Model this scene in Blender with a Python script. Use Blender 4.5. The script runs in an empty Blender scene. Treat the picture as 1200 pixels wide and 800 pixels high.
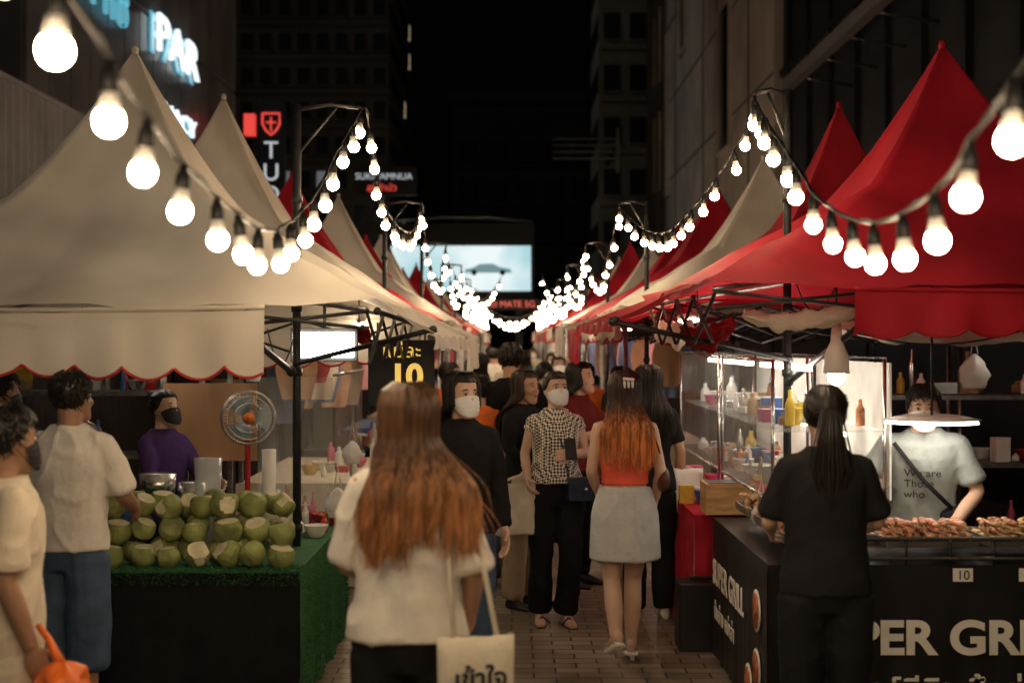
import bpy, bmesh, math, random
from mathutils import Vector, Matrix, noise
R=random.Random(7)
V=Vector
scene=bpy.context.scene
pi=math.pi
# ---------------------------------------------------------------- materials
_m={}
def nt(name):
    m=bpy.data.materials.new(name); m.use_nodes=True
    t=m.node_tree; b=t.nodes['Principled BSDF']; return m,t,b
def mat(name,col,rough=.7,var=.25,scale=12,bump=.0,bscale=60,metal=0,trans=0,alpha=1,spec=.4,stretch=(1,1,1),sheen=0):
    if name in _m: return _m[name]
    m,t,b=nt(name); N=t.nodes; L=t.links
    tc=N.new('ShaderNodeTexCoord'); mp=N.new('ShaderNodeMapping'); mp.inputs['Scale'].default_value=stretch
    L.new(tc.outputs['Object'],mp.inputs[0])
    nz=N.new('ShaderNodeTexNoise'); nz.inputs['Scale'].default_value=scale; nz.inputs['Detail'].default_value=2
    L.new(mp.outputs[0],nz.inputs['Vector'])
    cr=N.new('ShaderNodeValToRGB')
    cr.color_ramp.elements[0].position=.3; cr.color_ramp.elements[1].position=.7
    cr.color_ramp.elements[0].color=tuple(c*(1-var) for c in col)+(1,)
    cr.color_ramp.elements[1].color=tuple(min(1,c*(1+var*.6)) for c in col)+(1,)
    L.new(nz.outputs['Fac'],cr.inputs[0]); L.new(cr.outputs[0],b.inputs['Base Color'])
    b.inputs['Roughness'].default_value=rough; b.inputs['Metallic'].default_value=metal
    b.inputs['Specular IOR Level'].default_value=spec
    if alpha<1: b.inputs['Alpha'].default_value=alpha
    if bump:
        n2=N.new('ShaderNodeTexNoise'); n2.inputs['Scale'].default_value=bscale; n2.inputs['Detail'].default_value=1.5
        L.new(mp.outputs[0],n2.inputs['Vector'])
        bp=N.new('ShaderNodeBump'); bp.inputs['Strength'].default_value=bump; bp.inputs['Distance'].default_value=.01
        L.new(n2.outputs['Fac'],bp.inputs['Height']); L.new(bp.outputs[0],b.inputs['Normal'])
    if trans:
        out=[n for n in N if n.type=='OUTPUT_MATERIAL'][0]
        tr=N.new('ShaderNodeBsdfTranslucent'); L.new(cr.outputs[0],tr.inputs[0])
        mx=N.new('ShaderNodeMixShader'); mx.inputs[0].default_value=trans
        L.new(b.outputs[0],mx.inputs[1]); L.new(tr.outputs[0],mx.inputs[2]); L.new(mx.outputs[0],out.inputs[0])
    _m[name]=m; return m
def emit(name,col,s,sample=True):
    if name in _m: return _m[name]
    m,t,b=nt(name); b.inputs['Base Color'].default_value=(.5,.5,.5,1)
    b.inputs['Emission Color'].default_value=tuple(col)+(1,); b.inputs['Emission Strength'].default_value=s
    if not sample: m.cycles.emission_sampling='NONE'
    _m[name]=m; return m
def cloth(name,col,var=.12,trans=0,rough=.9): return mat(name,col,rough,var,9,.3,40,trans=trans,spec=.15)
def hairmat(name,c0,c1,pos=.45):
    if name in _m: return _m[name]
    m,t,b=nt(name); N=t.nodes;L=t.links
    at=N.new('ShaderNodeAttribute'); at.attribute_name='hz'
    cr=N.new('ShaderNodeValToRGB'); cr.color_ramp.elements[0].color=c0+(1,); cr.color_ramp.elements[1].color=c1+(1,)
    cr.color_ramp.elements[0].position=max(0,pos-.22); cr.color_ramp.elements[1].position=pos+.3
    L.new(at.outputs['Fac'],cr.inputs[0])
    nz=N.new('ShaderNodeTexNoise'); nz.inputs['Scale'].default_value=70; nz.inputs['Detail'].default_value=1
    mp=N.new('ShaderNodeMapping'); mp.inputs['Scale'].default_value=(1,1,.06); tc=N.new('ShaderNodeTexCoord')
    L.new(tc.outputs['Object'],mp.inputs[0]); L.new(mp.outputs[0],nz.inputs['Vector'])
    c2=N.new('ShaderNodeValToRGB'); c2.color_ramp.elements[0].position=.35; c2.color_ramp.elements[1].position=.65; c2.color_ramp.elements[0].color=(.35,.35,.35,1); c2.color_ramp.elements[1].color=(1.4,1.4,1.4,1)
    L.new(nz.outputs['Fac'],c2.inputs[0])
    mx=N.new('ShaderNodeMix'); mx.data_type='RGBA'; mx.blend_type='MULTIPLY'; mx.inputs[0].default_value=.85
    L.new(cr.outputs[0],mx.inputs[6]); L.new(c2.outputs[0],mx.inputs[7])
    L.new(mx.outputs[2],b.inputs['Base Color']); b.inputs['Roughness'].default_value=.4; b.inputs['Specular IOR Level'].default_value=.4
    _m[name]=m; return m
# ---------------------------------------------------------------- mesh builder
def empty(name,loc=(0,0,0),rz=0,s=1):
    o=bpy.data.objects.new(name,None); o.location=loc; o.rotation_euler=(0,0,rz); o.scale=(s,s,s)
    scene.collection.objects.link(o); return o
def ringE(c,a,b,n=12):
    return [c+a*math.cos(2*pi*i/n)+b*math.sin(2*pi*i/n) for i in range(n)]
class MB:
    def __init__(s): s.v=[];s.f=[];s.m=[];s.sm=[];s.mats=[];s.a=[]
    def mi(s,m):
        if m not in s.mats: s.mats.append(m)
        return s.mats.index(m)
    def add(s,vs,fs,m,smooth=False,at=0.):
        o=len(s.v); s.v+= [tuple(p) for p in vs]
        s.a+= at if isinstance(at,list) else [at]*len(vs)
        k=s.mi(m)
        for f in fs: s.f.append([i+o for i in f]); s.m.append(k); s.sm.append(smooth)
    def box(s,c,d,m,rot=None,sm=False):
        c=V(c); h=V(d)/2
        vs=[V((x*h.x,y*h.y,z*h.z)) for x in(-1,1) for y in(-1,1) for z in(-1,1)]
        if rot is not None: vs=[rot@p for p in vs]
        s.add([p+c for p in vs],[(0,1,3,2),(4,6,7,5),(0,4,5,1),(2,3,7,6),(0,2,6,4),(1,5,7,3)],m,sm)
    def loft(s,rings,m,cap=True,smooth=True,at=None):
        n=len(rings[0]); vs=[p for r in rings for p in r]; fs=[]
        for k in range(len(rings)-1):
            for i in range(n):
                j=(i+1)%n; fs.append((k*n+i,k*n+j,(k+1)*n+j,(k+1)*n+i))
        if cap:
            fs.append(tuple(range(n))[::-1]); fs.append(tuple((len(rings)-1)*n+i for i in range(n)))
        A=[a for a in at for _ in range(n)] if at else 0.
        s.add(vs,fs,m,smooth,A)
    def tube(s,pts,rad,m,n=8,cap=True,at=None,flat=1.):
        pts=[V(p) for p in pts]; K=len(pts)
        if not isinstance(rad,(list,tuple)): rad=[rad]*K
        T=(pts[1]-pts[0]).normalized(); u=T.orthogonal().normalized(); rings=[]
        for k in range(K):
            T=(pts[min(k+1,K-1)]-pts[max(k-1,0)])
            T=T.normalized() if T.length>1e-9 else V((0,0,1))
            u=(u-T*u.dot(T)); u=u.normalized() if u.length>1e-6 else T.orthogonal().normalized()
            w=T.cross(u); rings.append(ringE(pts[k],u*rad[k],w*rad[k]*flat,n))
        s.loft(rings,m,cap,True,at)
    def limb(s,pts,rad,m,n=12):
        pts=[V(p) for p in pts]
        P=[];Q=[]
        for i in range(len(pts)-1):
            for t in (0,.25,.5,.75):
                p0=pts[max(i-1,0)];p1=pts[i];p2=pts[i+1];p3=pts[min(i+2,len(pts)-1)]
                lin=p1.lerp(p2,t); cr=.5*((2*p1)+(p2-p0)*t+(2*p0-5*p1+4*p2-p3)*t*t+(3*p1-p0-3*p2+p3)*t**3)
                P.append(lin.lerp(cr,.5)); tt=t*t*(3-2*t); Q.append(rad[i]*(1-tt)+rad[i+1]*tt)
        P.append(pts[-1]);Q.append(rad[-1])
        d0=(P[0]-P[1]).normalized(); d1=(P[-1]-P[-2]).normalized()
        P=[P[0]+d0*Q[0]*.6]+P+[P[-1]+d1*Q[-1]*.3]; Q=[Q[0]*.6]+Q+[Q[-1]*.8]
        s.tube(P,Q,m,n)
    def ell(s,c,r,m,nu=14,nv=9,rot=None,at=0.):
        c=V(c); 
        if not hasattr(r,'__len__'): r=(r,r,r)
        vs=[];fs=[]
        for j in range(1,nv):
            ph=pi*j/nv
            for i in range(nu):
                th=2*pi*i/nu; vs.append(V((r[0]*math.sin(ph)*math.cos(th),r[1]*math.sin(ph)*math.sin(th),r[2]*math.cos(ph))))
        vs+= [V((0,0,r[2])),V((0,0,-r[2]))]; t=len(vs)-2
        for j in range(nv-2):
            for i in range(nu): k=(i+1)%nu; fs.append((j*nu+i,(j+1)*nu+i,(j+1)*nu+k,j*nu+k))
        for i in range(nu):
            k=(i+1)%nu; fs.append((t,i,k)); fs.append((t+1,(nv-2)*nu+k,(nv-2)*nu+i))
        if rot is not None: vs=[rot@p for p in vs]
        s.add([p+c for p in vs],fs,m,True,at)
    def cyl(s,p0,p1,r,m,n=14,r1=None):
        s.tube([p0,p1],[r,r if r1 is None else r1],m,n)
    def grid(s,fn,nu,nv,m,smooth=True,at=0.):
        vs=[fn(i/nu,j/nv) for j in range(nv+1) for i in range(nu+1)]
        fs=[(j*(nu+1)+i,j*(nu+1)+i+1,(j+1)*(nu+1)+i+1,(j+1)*(nu+1)+i) for j in range(nv) for i in range(nu)]
        s.add(vs,fs,m,smooth,at)
    def mesh(s,name):
        me=bpy.data.meshes.new(name); me.from_pydata(s.v,[],s.f)
        for mm in s.mats: me.materials.append(mm)
        me.polygons.foreach_set('material_index',s.m); me.polygons.foreach_set('use_smooth',s.sm)
        if any(s.a):
            a=me.attributes.new('hz','FLOAT','POINT'); a.data.foreach_set('value',s.a)
        me.update(); return me
    def build(s,name,parent=None,bevel=0):
        o=bpy.data.objects.new(name,s.mesh(name)); scene.collection.objects.link(o)
        if parent: o.parent=parent
        if bevel:
            b=o.modifiers.new('b','BEVEL'); b.width=bevel; b.segments=2; b.limit_method='ANGLE'; b.angle_limit=.7
        return o
    def remesh(s,name,parent,vox,m,smooth=2,disp=None,clampz=None):
        me=s.mesh('tmp'); o=bpy.data.objects.new('tmp',me); scene.collection.objects.link(o)
        r=o.modifiers.new('r','REMESH'); r.mode='VOXEL'; r.voxel_size=vox
        if smooth:
            q=o.modifiers.new('s','SMOOTH'); q.factor=.6; q.iterations=smooth
        dg=bpy.context.evaluated_depsgraph_get(); dg.update()
        nm=bpy.data.meshes.new_from_object(o.evaluated_get(dg)); bpy.data.objects.remove(o)
        nm.materials.clear(); nm.materials.append(m); nm.name=name
        nm.polygons.foreach_set('material_index',[0]*len(nm.polygons))
        nm.polygons.foreach_set('use_smooth',[True]*len(nm.polygons))
        if disp:
            ns=[v.normal.copy() for v in nm.vertices]
            for v,n in zip(nm.vertices,ns): v.co+=n*disp(v.co)
        if clampz is not None:
            for v in nm.vertices:
                if v.co.z<clampz: v.co.z=clampz
        o=bpy.data.objects.new(name,nm); scene.collection.objects.link(o); o.parent=parent
        return o
def text(body,loc,size,rot,m,parent,ext=.004,name='lettering',sx=1,align='LEFT',bold=0):
    c=bpy.data.curves.new(name,'FONT'); c.body=body; c.size=size; c.extrude=ext; c.align_x=align; c.offset=bold
    o=bpy.data.objects.new(name,c); scene.collection.objects.link(o)
    o.location=loc; o.rotation_euler=rot; o.scale=(sx,1,1); o.parent=parent; c.materials.append(m); return o
FR=(pi/2,0,0); ONL=(pi/2,0,pi/2); ONR=(pi/2,0,-pi/2)
def folds(amp,seed=0,f=5.5):
    o=V((seed*3.1,seed*1.7,seed*5.3))
    def d(p):
        a=noise.noise(V((p.x*f,p.y*f,p.z*f*.4))+o)
        s_=1 if p.x>0 else -1
        q=V((p.x*f*1.3+s_*p.z*f*.9,p.y*f*1.2,(p.z*.45-abs(p.x)*.5)*f))
        b=1-min(1,abs(noise.noise(q+o))*3.2)
        return amp*(.7*a+.75*b*b-.2)
    return d
# ---------------------------------------------------------------- people
HR=[(-.118,.020,-.082,-.045),(-.105,.036,-.092,-.03),(-.085,.048,-.092,.005),(-.06,.058,-.088,.04),(-.03,.066,-.087,.07),(0,.071,-.087,.088),(.03,.074,-.088,.097),(.06,.072,-.083,.096),(.085,.061,-.068,.083),(.103,.043,-.045,.06),(.115,.018,-.012,.026)]
def hp(z,th,off=0):
    z0=max(HR[0][0],min(HR[-1][0],z))
    for a,b in zip(HR,HR[1:]):
        if a[0]<=z0<=b[0]:
            t=(z0-a[0])/(b[0]-a[0]); rx,yf,yb=[a[i]*(1-t)+b[i]*t for i in(1,2,3)]; break
    cy=(yf+yb)/2; ry=(yb-yf)/2
    up=off*max(0,(z0-.05)/.065) if z0>.05 else 0
    return V(((rx+off)*math.sin(th),cy-(ry+off)*math.cos(th),z+up))
TF=[(.76,.14,.09),(.86,.172,.118),(.93,.16,.112),(1.0,.135,.098),(1.07,.123,.09),(1.15,.132,.1),(1.24,.142,.108),(1.31,.146,.096),(1.36,.13,.08),(1.395,.082,.06),(1.43,.054,.055)]
TM=[(.76,.14,.09),(.86,.165,.115),(.93,.16,.112),(1.0,.152,.108),(1.07,.15,.106),(1.15,.158,.112),(1.24,.172,.116),(1.31,.178,.106),(1.36,.155,.088),(1.395,.095,.066),(1.43,.062,.06)]
def interp(T,z):
    z=max(T[0][0],min(T[-1][0],z))
    for a,b in zip(T,T[1:]):
        if a[0]<=z<=b[0]:
            t=(z-a[0])/(b[0]-a[0]); return a[1]*(1-t)+b[1]*t,a[2]*(1-t)+b[2]*t
SKIN=mat('skin_tan',(.50,.29,.19),.5,.12,8,.08,200,spec=.35)
SKIN2=mat('skin_light',(.64,.42,.31),.5,.1,8,.08,200,spec=.35)
SKIN3=mat('skin_brown',(.34,.19,.12),.5,.12,8,.08,200,spec=.35)
EYEW=mat('eye_white',(.7,.68,.65),.25,.02); IRIS=mat('iris_dark',(.02,.012,.01),.1,.1); LIP=mat('lip',(.38,.12,.1),.4,.1)
BLKH=hairmat('hair_black',(.018,.014,.012),(.022,.016,.013))
BRNH=hairmat('hair_brown',(.10,.048,.024),(.50,.22,.085),.38)
OMBR=hairmat('hair_ombre',(.05,.024,.015),(.90,.34,.11),.32)
DKBR=hairmat('hair_darkbrown',(.04,.022,.015),(.09,.045,.025))
WM=mat('mask_white',(.75,.77,.78),.8,.05); BM=mat('mask_black',(.02,.02,.022),.8,.1)
ARM_DOWN=((.205,.03,1.09),(.215,-.05,.86))
def person(name,x,y,H=1.65,yaw=0,male=False,skin=SKIN,top=None,bot=None,shoe=None,armR=None,armL=None,legR=None,legL=None,
           hair=None,mask=None,hy=0,tilt=0,lean=0,lo=False,seed=1,curl=.5,footlift=(0,0),z0=0,extra=None):
    s=H/1.655; root=empty(name,(x,y,z0),math.radians(yaw),s); vx=.02 if lo else .0105
    a=math.radians(lean); ca,sa=math.cos(a),math.sin(a)
    def U(p):
        p=V(p)
        if p.z<=.9: return p
        zz=p.z-.9; return V((p.x,p.y*ca-zz*sa,.9+p.y*sa+zz*ca))
    T=TM if male else TF; sw=.172 if male else .146; k=1.08 if male else .94
    hc=V((0,-.018,1.538)); HM=Matrix.Rotation(math.radians(hy),3,'Z')@Matrix.Rotation(math.radians(tilt),3,'X')
    def Hd(p): return U(hc+HM@V(p))
    def tring(z,inf,n=20,boxy=0):
        rx,ry=interp(T,z); rx=max(rx+inf,boxy); ry=max(ry+inf,boxy*.66)
        return [U((rx*math.cos(t),ry*math.sin(t),z)) for t in [2*pi*i/n for i in range(n)]]
    aR=armR or ARM_DOWN; aL=armL or ARM_DOWN
    lR=legR or ((.095,-.01,.46),(.1,.02,.08)); lL=legL or ((.095,-.01,.46),(.1,.02,.08))
    arms=[]; legs=[]
    for sg,(e,w) in ((-1,aR),(1,aL)):
        arms.append((V((sg*sw,0,1.34)),V((sg*e[0],e[1],e[2])),V((sg*w[0],w[1],w[2]))))
    for sg,(kn,an) in ((-1,lR),(1,lL)):
        legs.append((V((sg*.088,0,.86)),V((sg*kn[0],kn[1],kn[2])),V((sg*an[0],an[1],an[2]))))
    b=MB()
    b.loft([tring(z,-.010) for z,_,_ in T[1:]],skin)
    b.limb([U((0,0,1.36)),U((0,0,1.43)),Hd((0,.02,-.04))],[.052*k,.052*k,.052*k],skin)
    b.loft([[Hd(hp(z,2*pi*i/20)) for i in range(20)] for z,_,_,_ in HR],skin)
    b.limb([Hd((0,-.08,.025)),Hd((0,-.094,-.005)),Hd((0,-.1,-.024))],[.006,.009,.0125],skin,8)
    for sg in(-1,1):
        b.ell(Hd((sg*.074,.008,-.005)),(.008,.017,.03),skin,8,6)
        b.ell(Hd((sg*.03,-.078,.03)),(.022,.01,.007),skin,8,6)
        b.ell(Hd((sg*.04,-.07,-.028)),(.02,.016,.018),skin,8,6)
    for sh,e,w in arms:
        sh0=V((sh.x*.55,0,1.33)); 
        b.limb([U(sh0),U(sh),U(sh.lerp(e,.5)),U(e),U(e.lerp(w,.4)),U(w)],[.036*k,.043*k,.040*k,.035*k,.036*k,.025*k],skin)
    for h,kn,an in legs:
        b.limb([h,h.lerp(kn,.5),kn,kn.lerp(an,.35)+V((0,.012,0)),an],[.080,.072,.051,.053,.034],skin)
    b.remesh('body',root,vx,skin,1)
    hb=MB()
    for (sh,e,w),sg in zip(arms,(-1,1)):
        ew,ee=U(w),U(e); d=(ew-ee).normalized(); n=V((-sg,-.3,0)); n=(n-d*n.dot(d)).normalized(); ww=d.cross(n)
        if ww.y>0: ww=-ww
        rr=[]
        for q,aw,an_ in((-.02,.024,.02),(.01,.028,.016),(.04,.038,.015),(.075,.04,.014),(.092,.034,.01)):
            rr.append(ringE(ew+d*q,ww*aw,n*an_,12))
        hb.loft(rr,skin)
        for fi,ln in enumerate((.068,.078,.072,.056)):
            base=ew+d*.08+ww*(.03-.02*fi); pts=[base]; dd=d.copy()
            for sgm,fr in enumerate((.45,.3,.25)):
                an=curl*(.5+.45*sgm+.08*fi); dd=(d*math.cos(an*1.1)+n*math.sin(an*1.1)).normalized()
                pts.append(pts[-1]+dd*ln*fr*1.15)
            hb.tube(pts,[.0092,.0085,.0078,.006],skin,7)
        tb=ew+d*.02+ww*.026
        hb.tube([tb,tb+(d*.6+ww*.6+n*.35).normalized()*.035,tb+(d*.6+ww*.6+n*.35).normalized()*.035+(d*.85+ww*.2+n*.5).normalized()*.045],[.013,.011,.008],skin,7)
    hb.remesh('hands',root,.009 if lo else .0045,skin,1)
    f=MB()
    for sg in(-1,1):
        f.ell(Hd((sg*.03,-.0795,.008)),(.0135,.007,.0062),EYEW,10,7,HM)
        f.ell(Hd((sg*.03,-.0845,.008)),(.0058,.003,.0058),IRIS,8,6,HM)
        f.tube([Hd((sg*.016,-.084,.011)),Hd((sg*.03,-.0885,.0155)),Hd((sg*.045,-.081,.0105))],[.001,.0022,.001],IRIS,5)
        f.tube([Hd((sg*.014,-.088,.029)),Hd((sg*.03,-.09,.034)),Hd((sg*.05,-.078,.028))],[.002,.0035,.0015],BLKH,6)
    if not mask:
        f.ell(Hd((0,-.092,-.052)),(.022,.006,.005),LIP,10,6,HM); f.ell(Hd((0,-.09,-.061)),(.018,.006,.0055),LIP,10,6,HM)
    f.build('face_features',root)
    if mask:
        q=MB()
        def mf(u,v):
            th=(u-.5)*2*math.radians(72); z=-.108+v*.112*(1-.22*abs(2*u-1)**2)+ (.02*abs(2*u-1)**2)*(1-v)
            bulge=.010+.014*(1-abs(2*u-1)**2)*math.sin(pi*min(1,v*.9+.1))+.0015*math.sin(v*28)
            return Hd(hp(z,th,bulge))
        q.grid(mf,20,14,mask)
        for sg in(-1,1):
            for zz in(-.085,-.02): q.tube([Hd(hp(zz,sg*math.radians(70),.01)),Hd((sg*.079,0,zz*.3)),Hd((sg*.08,.015,-.0))],.0016,mask,5)
        q.build('face_mask',root)
    hem=.84
    if top:
        m=top['m']; hem=top.get('hem',.84); inf=top.get('inf',.016); bx=top.get('boxy',0); c=MB()
        zs=[hem+(1.36-hem)*i/9 for i in range(10)]
        rings=[]
        for z in zs:
            t=(1.36-z)/(1.36-hem+1e-6); rings.append(tring(z,inf+top.get('flare',0)*t,24,bx*(.95+.08*t) if z<1.28 else 0))
        rings.append(tring(1.385,inf*.9,24)); rings.append(tring(1.408,inf*.8,24)); rings.append(tring(top.get('neck',1.42),inf*.4+.006,24))
        c.loft(rings,m)
        sl=top.get('sleeve',.6); sr=top.get('srad',.054)*k
        if sl>0:
            for sh,e,w in arms:
                sh0=V((sh.x*.5,0,1.345)); shh=sh+V((0,0,-.008))
                if sl<=1: P=[sh0,shh,sh.lerp(e,sl*.5),sh.lerp(e,sl)]; Q=[.050*k,.054*k,sr*.96,sr*1.12]
                else: P=[sh0,shh,sh.lerp(e,.5),e,e.lerp(w,min(1,sl-1))]; Q=[.050*k,.054*k,sr,sr*.85,sr*.72]
                P=[U(p) for p in P]; c.limb(P,Q,m,14)
        c.remesh(top.get('name','shirt'),root,vx*.95,m,2,None if lo else folds(top.get('fold',.009),seed))
    if bot:
        m=bot['m']; kd=bot.get('kind','pants'); c=MB(); wz=bot.get('waist',min(1.0,hem+.05))
        if kd=='skirt':
            hz_=bot.get('hem',.6); rings=[]
            for i in range(9):
                t=i/8; z=wz+(hz_-wz)*t; rx,ry=interp(T,max(z,.86)); fl=bot.get('flare',.03)*t
                rings.append([V(((rx+.014+fl)*math.cos(q),(ry+.016+fl)*math.sin(q),z)) for q in [2*pi*j/24 for j in range(24)]])
            c.loft(rings,m)
        else:
            c.loft([tring(z,.008) for z in (.77,.81,.85,(.85+wz)/2,wz)],m)
            fr=bot.get('len',1.); r0,r1,r2=bot.get('r',(.095,.07,.055))
            for h,kn,an in legs:
                h=V((h.x,h.y,.82))
                if fr>=1: c.limb([h,h.lerp(kn,.5),kn,kn.lerp(an,.5),kn.lerp(an,.96 if fr==1 else 1)],[r0,r0*.93,r1,(r1+r2)/2,r2],m,14)
                else: c.limb([h,h.lerp(kn,.5),kn.lerp(an,fr-.5)],[r0,r0*.95,r1],m,14)
        c.remesh('skirt' if kd=='skirt' else 'trousers',root,vx,m,2,None if lo else folds(bot.get('fold',.007),seed+5))
    sh_=MB(); kind=(shoe or {}).get('kind','sneaker'); sm=(shoe or {}).get('m') or mat('shoe_dark',(.03,.03,.03),.5)
    for (h,kn,an),lf,sg in zip(legs,footlift,(-1,1)):
        base=an.z-.08
        def S(px,py,pz):
            hz=max(0,(py+.13))/.2*lf
            return V((an.x+px+sg*(-py)*.12,an.y+py,pz+hz+base))
        rr=[]; sk=.88 if kind!='sneaker' else 1
        for py,wd,ht in((.055,.02,.045),(.04,.032,.075),(0,.036,.095),(-.05,.039,.075),(-.1,.043,.052),(-.145,.04,.036),(-.175,.022,.026)):
            cc=S(0,py,ht/2); rr.append([cc+V((wd*sk*math.cos(q),0,ht*.52*math.sin(q))) for q in [2*pi*j/12 for j in range(12)]])
        sh_.loft(rr,sm)
    mm=sm if kind=='sneaker' else skin
    sh_.mats=[mm]
    sh_.remesh('shoes' if kind=='sneaker' else 'feet',root,.012 if lo else .007,mm,1,clampz=.002)
    if kind!='sneaker':
        q=MB()
        for (h,kn,an),lf,sg in zip(legs,footlift,(-1,1)):
            hl=shoe.get('heel',.015); base=an.z-.08
            for i in range(7):
                t=i/6; py=.055-.235*t
                zz=base+max(0,(py+.13))/.2*lf
                q.box((an.x+sg*(-py)*.12,an.y+py,max(.004,zz-.004)),(.072 if 0<i<6 else .05,.042,.012),sm)
            q.limb([(an.x-.036,an.y-.1,base+.02),(an.x,an.y-.1,base+.062),(an.x+.05,an.y-.1,base+.02)],[.006]*3,sm,6)
            if hl>.03:
                q.cyl((an.x,an.y+.04,max(.0,base+lf-hl)),(an.x,an.y+.04,base+lf),.012,sm,8,.02)
        q.build('shoes',root)
    if hair:
        hm=hair['m']; c=MB(); rr=random.Random(seed); hk=hair.get('kind','short')
        def zl(th):
            t=abs(((th+pi)%(2*pi))-pi)/pi
            if t<.28: return .068
            if t<.42: return .068-(t-.28)/.14*.055
            if t<.58: return .013-(t-.42)/.16*.04
            return -.027-(t-.58)/.42*(.05 if hk=='short' else .03)
        co_=.006 if hk=='long' else .010
        def hf(u,v):
            th=u*2*pi; z=zl(th)+(.1155-zl(th))*v
            o=co_+.005*noise.noise(V((math.cos(th)*9,math.sin(th)*9,z*10+seed)))+.002*math.sin(th*37+seed)
            if v<.06: o=.001
            return Hd(hp(z,th,o))
        c.grid(hf,72,16,hm); c.ell(Hd((0,.007,.104)),(.033,.043,.02),hm,12,8)
        nst=(60 if lo else 420) if hk=='short' else (160 if lo else hair.get('n',520))
        if hk=='short':
            for i in range(nst):
                th=rr.uniform(0,2*pi); v0=rr.uniform(.0,1)**.8; z=zl(th)+(.115-zl(th))*v0
                p0=Hd(hp(z+.01,th,.008)); p1=Hd(hp(z-.006,th+rr.uniform(-.15,.15),.017)); p2=Hd(hp(z-.03,th+rr.uniform(-.35,.35),.011+rr.uniform(0,.009)))
                c.tube([p0,p1,p2],[.004,.0035,.0008],hm,3)
        elif hk=='long':
            L=hair.get('L',.4); sp=hair.get('spread',.6)
            def fall(th,off,t,jx,jy):
                p=hp(.0,th,off); z=-.05-(L+.02)*t
                e=min(1,t*2.4); e=e*e*(3-2*e)
                y=p.y*(1-e)+max(p.y if th>1.9 and th<4.4 else 0,.148-.014*math.cos(th))*e*1.0+jy*t
                x=p.x*(1+sp*math.sin(min(1,t*1.15)*pi*.55))+jx*t
                return V((x,y,z))
            rg=[];at=[]
            for i in range(12):
                t=i/11*.82
                e=min(1,t*2.2); cy=.02*(1-e)+.13*e; rx=.068*(1+.75*sp*math.sin(min(1,t*1.15)*pi*.55))*(1-.35*t); ry=.062*(1-e)+.012*e
                rg.append([Hd((rx*math.cos(q),cy+ry*math.sin(q),.0-(L+.05)*t)) for q in [2*pi*j/16 for j in range(16)]]); at.append(t*.9+.02)
            c.loft(rg,hm,True,True,at)
            clp={}
            for i in range(nst):
                th=rr.uniform(math.radians(62),math.radians(298)); off=rr.uniform(.008,.024)
                ck=int(th*9+rr.uniform(-.4,.4))
                if ck not in clp: clp[ck]=(rr.gauss(0,.022),rr.uniform(-.004,.022),rr.uniform(.72,1.),rr.uniform(0,6),rr.uniform(-.06,.06))
                cj,cjy,cl_,cph,cc_=clp[ck]
                side=abs(th-pi)/(pi*.66); ry0=.065-.11*side+rr.gauss(0,.008)
                x1=hp(.1,th,.012)
                P=[Hd((.012*(1 if math.sin(th)>0 else -1)*rr.random(),ry0,.118+.006*(1-side)))]; A=[0.001]
                P.append(Hd(hp(.108,th,.012+off*.3).lerp(V((x1.x*.6,ry0,.122)),.4))); A.append(.01)
                for z in(.085,.05,.01): P.append(Hd(hp(z,th,off))); A.append(0.02)
                P.append(Hd(V(hp(.0,th,off).xy.to_3d())+V((0,0,-.028)))); A.append(.03)
                jx=cj+rr.gauss(0,.014); jy=max(0,cjy+rr.gauss(0,.008)); ll=cl_*rr.uniform(.8,1.05); ph=cph+rr.uniform(-.6,.6); wv=hair.get('wave',.006)
                if rr.random()<.06: jx*=2.5
                for q in range(0,9):
                    t=q/8*ll; p=fall(th,off,t,jx,jy); p.x+=wv*math.sin(t*9+ph)*min(1,t*3); p.y+=wv*.6*math.cos(t*8+ph)*min(1,t*3)
                    P.append(Hd(p)); A.append(.05+.95*t+cc_)
                r0=hair.get('sr',.0033)
                rad=[r0]*6+[r0*1.15*(1-.8*q/8) for q in range(9)]
                c.tube(P,rad,hm,3,False,[max(.001,a_) for a_ in A])
        elif hk in('bun','pony'):
            for i in range(nst//2):
                th=rr.uniform(0,2*pi); t0=zl(th)+.01
                P=[Hd(hp(t0,th,.012)),Hd(hp(t0*.5+.04,th*.6+pi*.4,.017)),Hd((0+rr.gauss(0,.012),.1,.05))]
                c.tube(P,[.003,.0035,.003],hm,3)
            if hk=='bun': 
                c.ell(Hd((0,.085,.095)),(.04,.035,.038),hm,14,9)
                for i in range(60):
                    q=rr.uniform(0,6.28); c.tube([Hd((.04*math.cos(q+j*.4),.088+.01*math.sin(j),.095+.04*math.sin(q+j*.4))) for j in range(4)],.003,hm,3)
            else:
                L=hair.get('L',.3)
                for i in range(nst//2):
                    jx=rr.gauss(0,.02); jy=rr.gauss(0,.012); ll=rr.uniform(.6,1)
                    c.tube([Hd((jx*.3,.1+jy*.3,.05)),Hd((jx*.6,.135+jy,.03)),Hd((jx,.145+jy,-.08)),Hd((jx*1.3,.155+jy,-.08-L*.5*ll)),Hd((jx*.9,.155+jy,-.08-L*ll))],[.003,.004,.004,.004,.001],hm,3,False)
        c.build('hair',root)
    if extra: extra(root,U,Hd,arms,legs)
    return root
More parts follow.
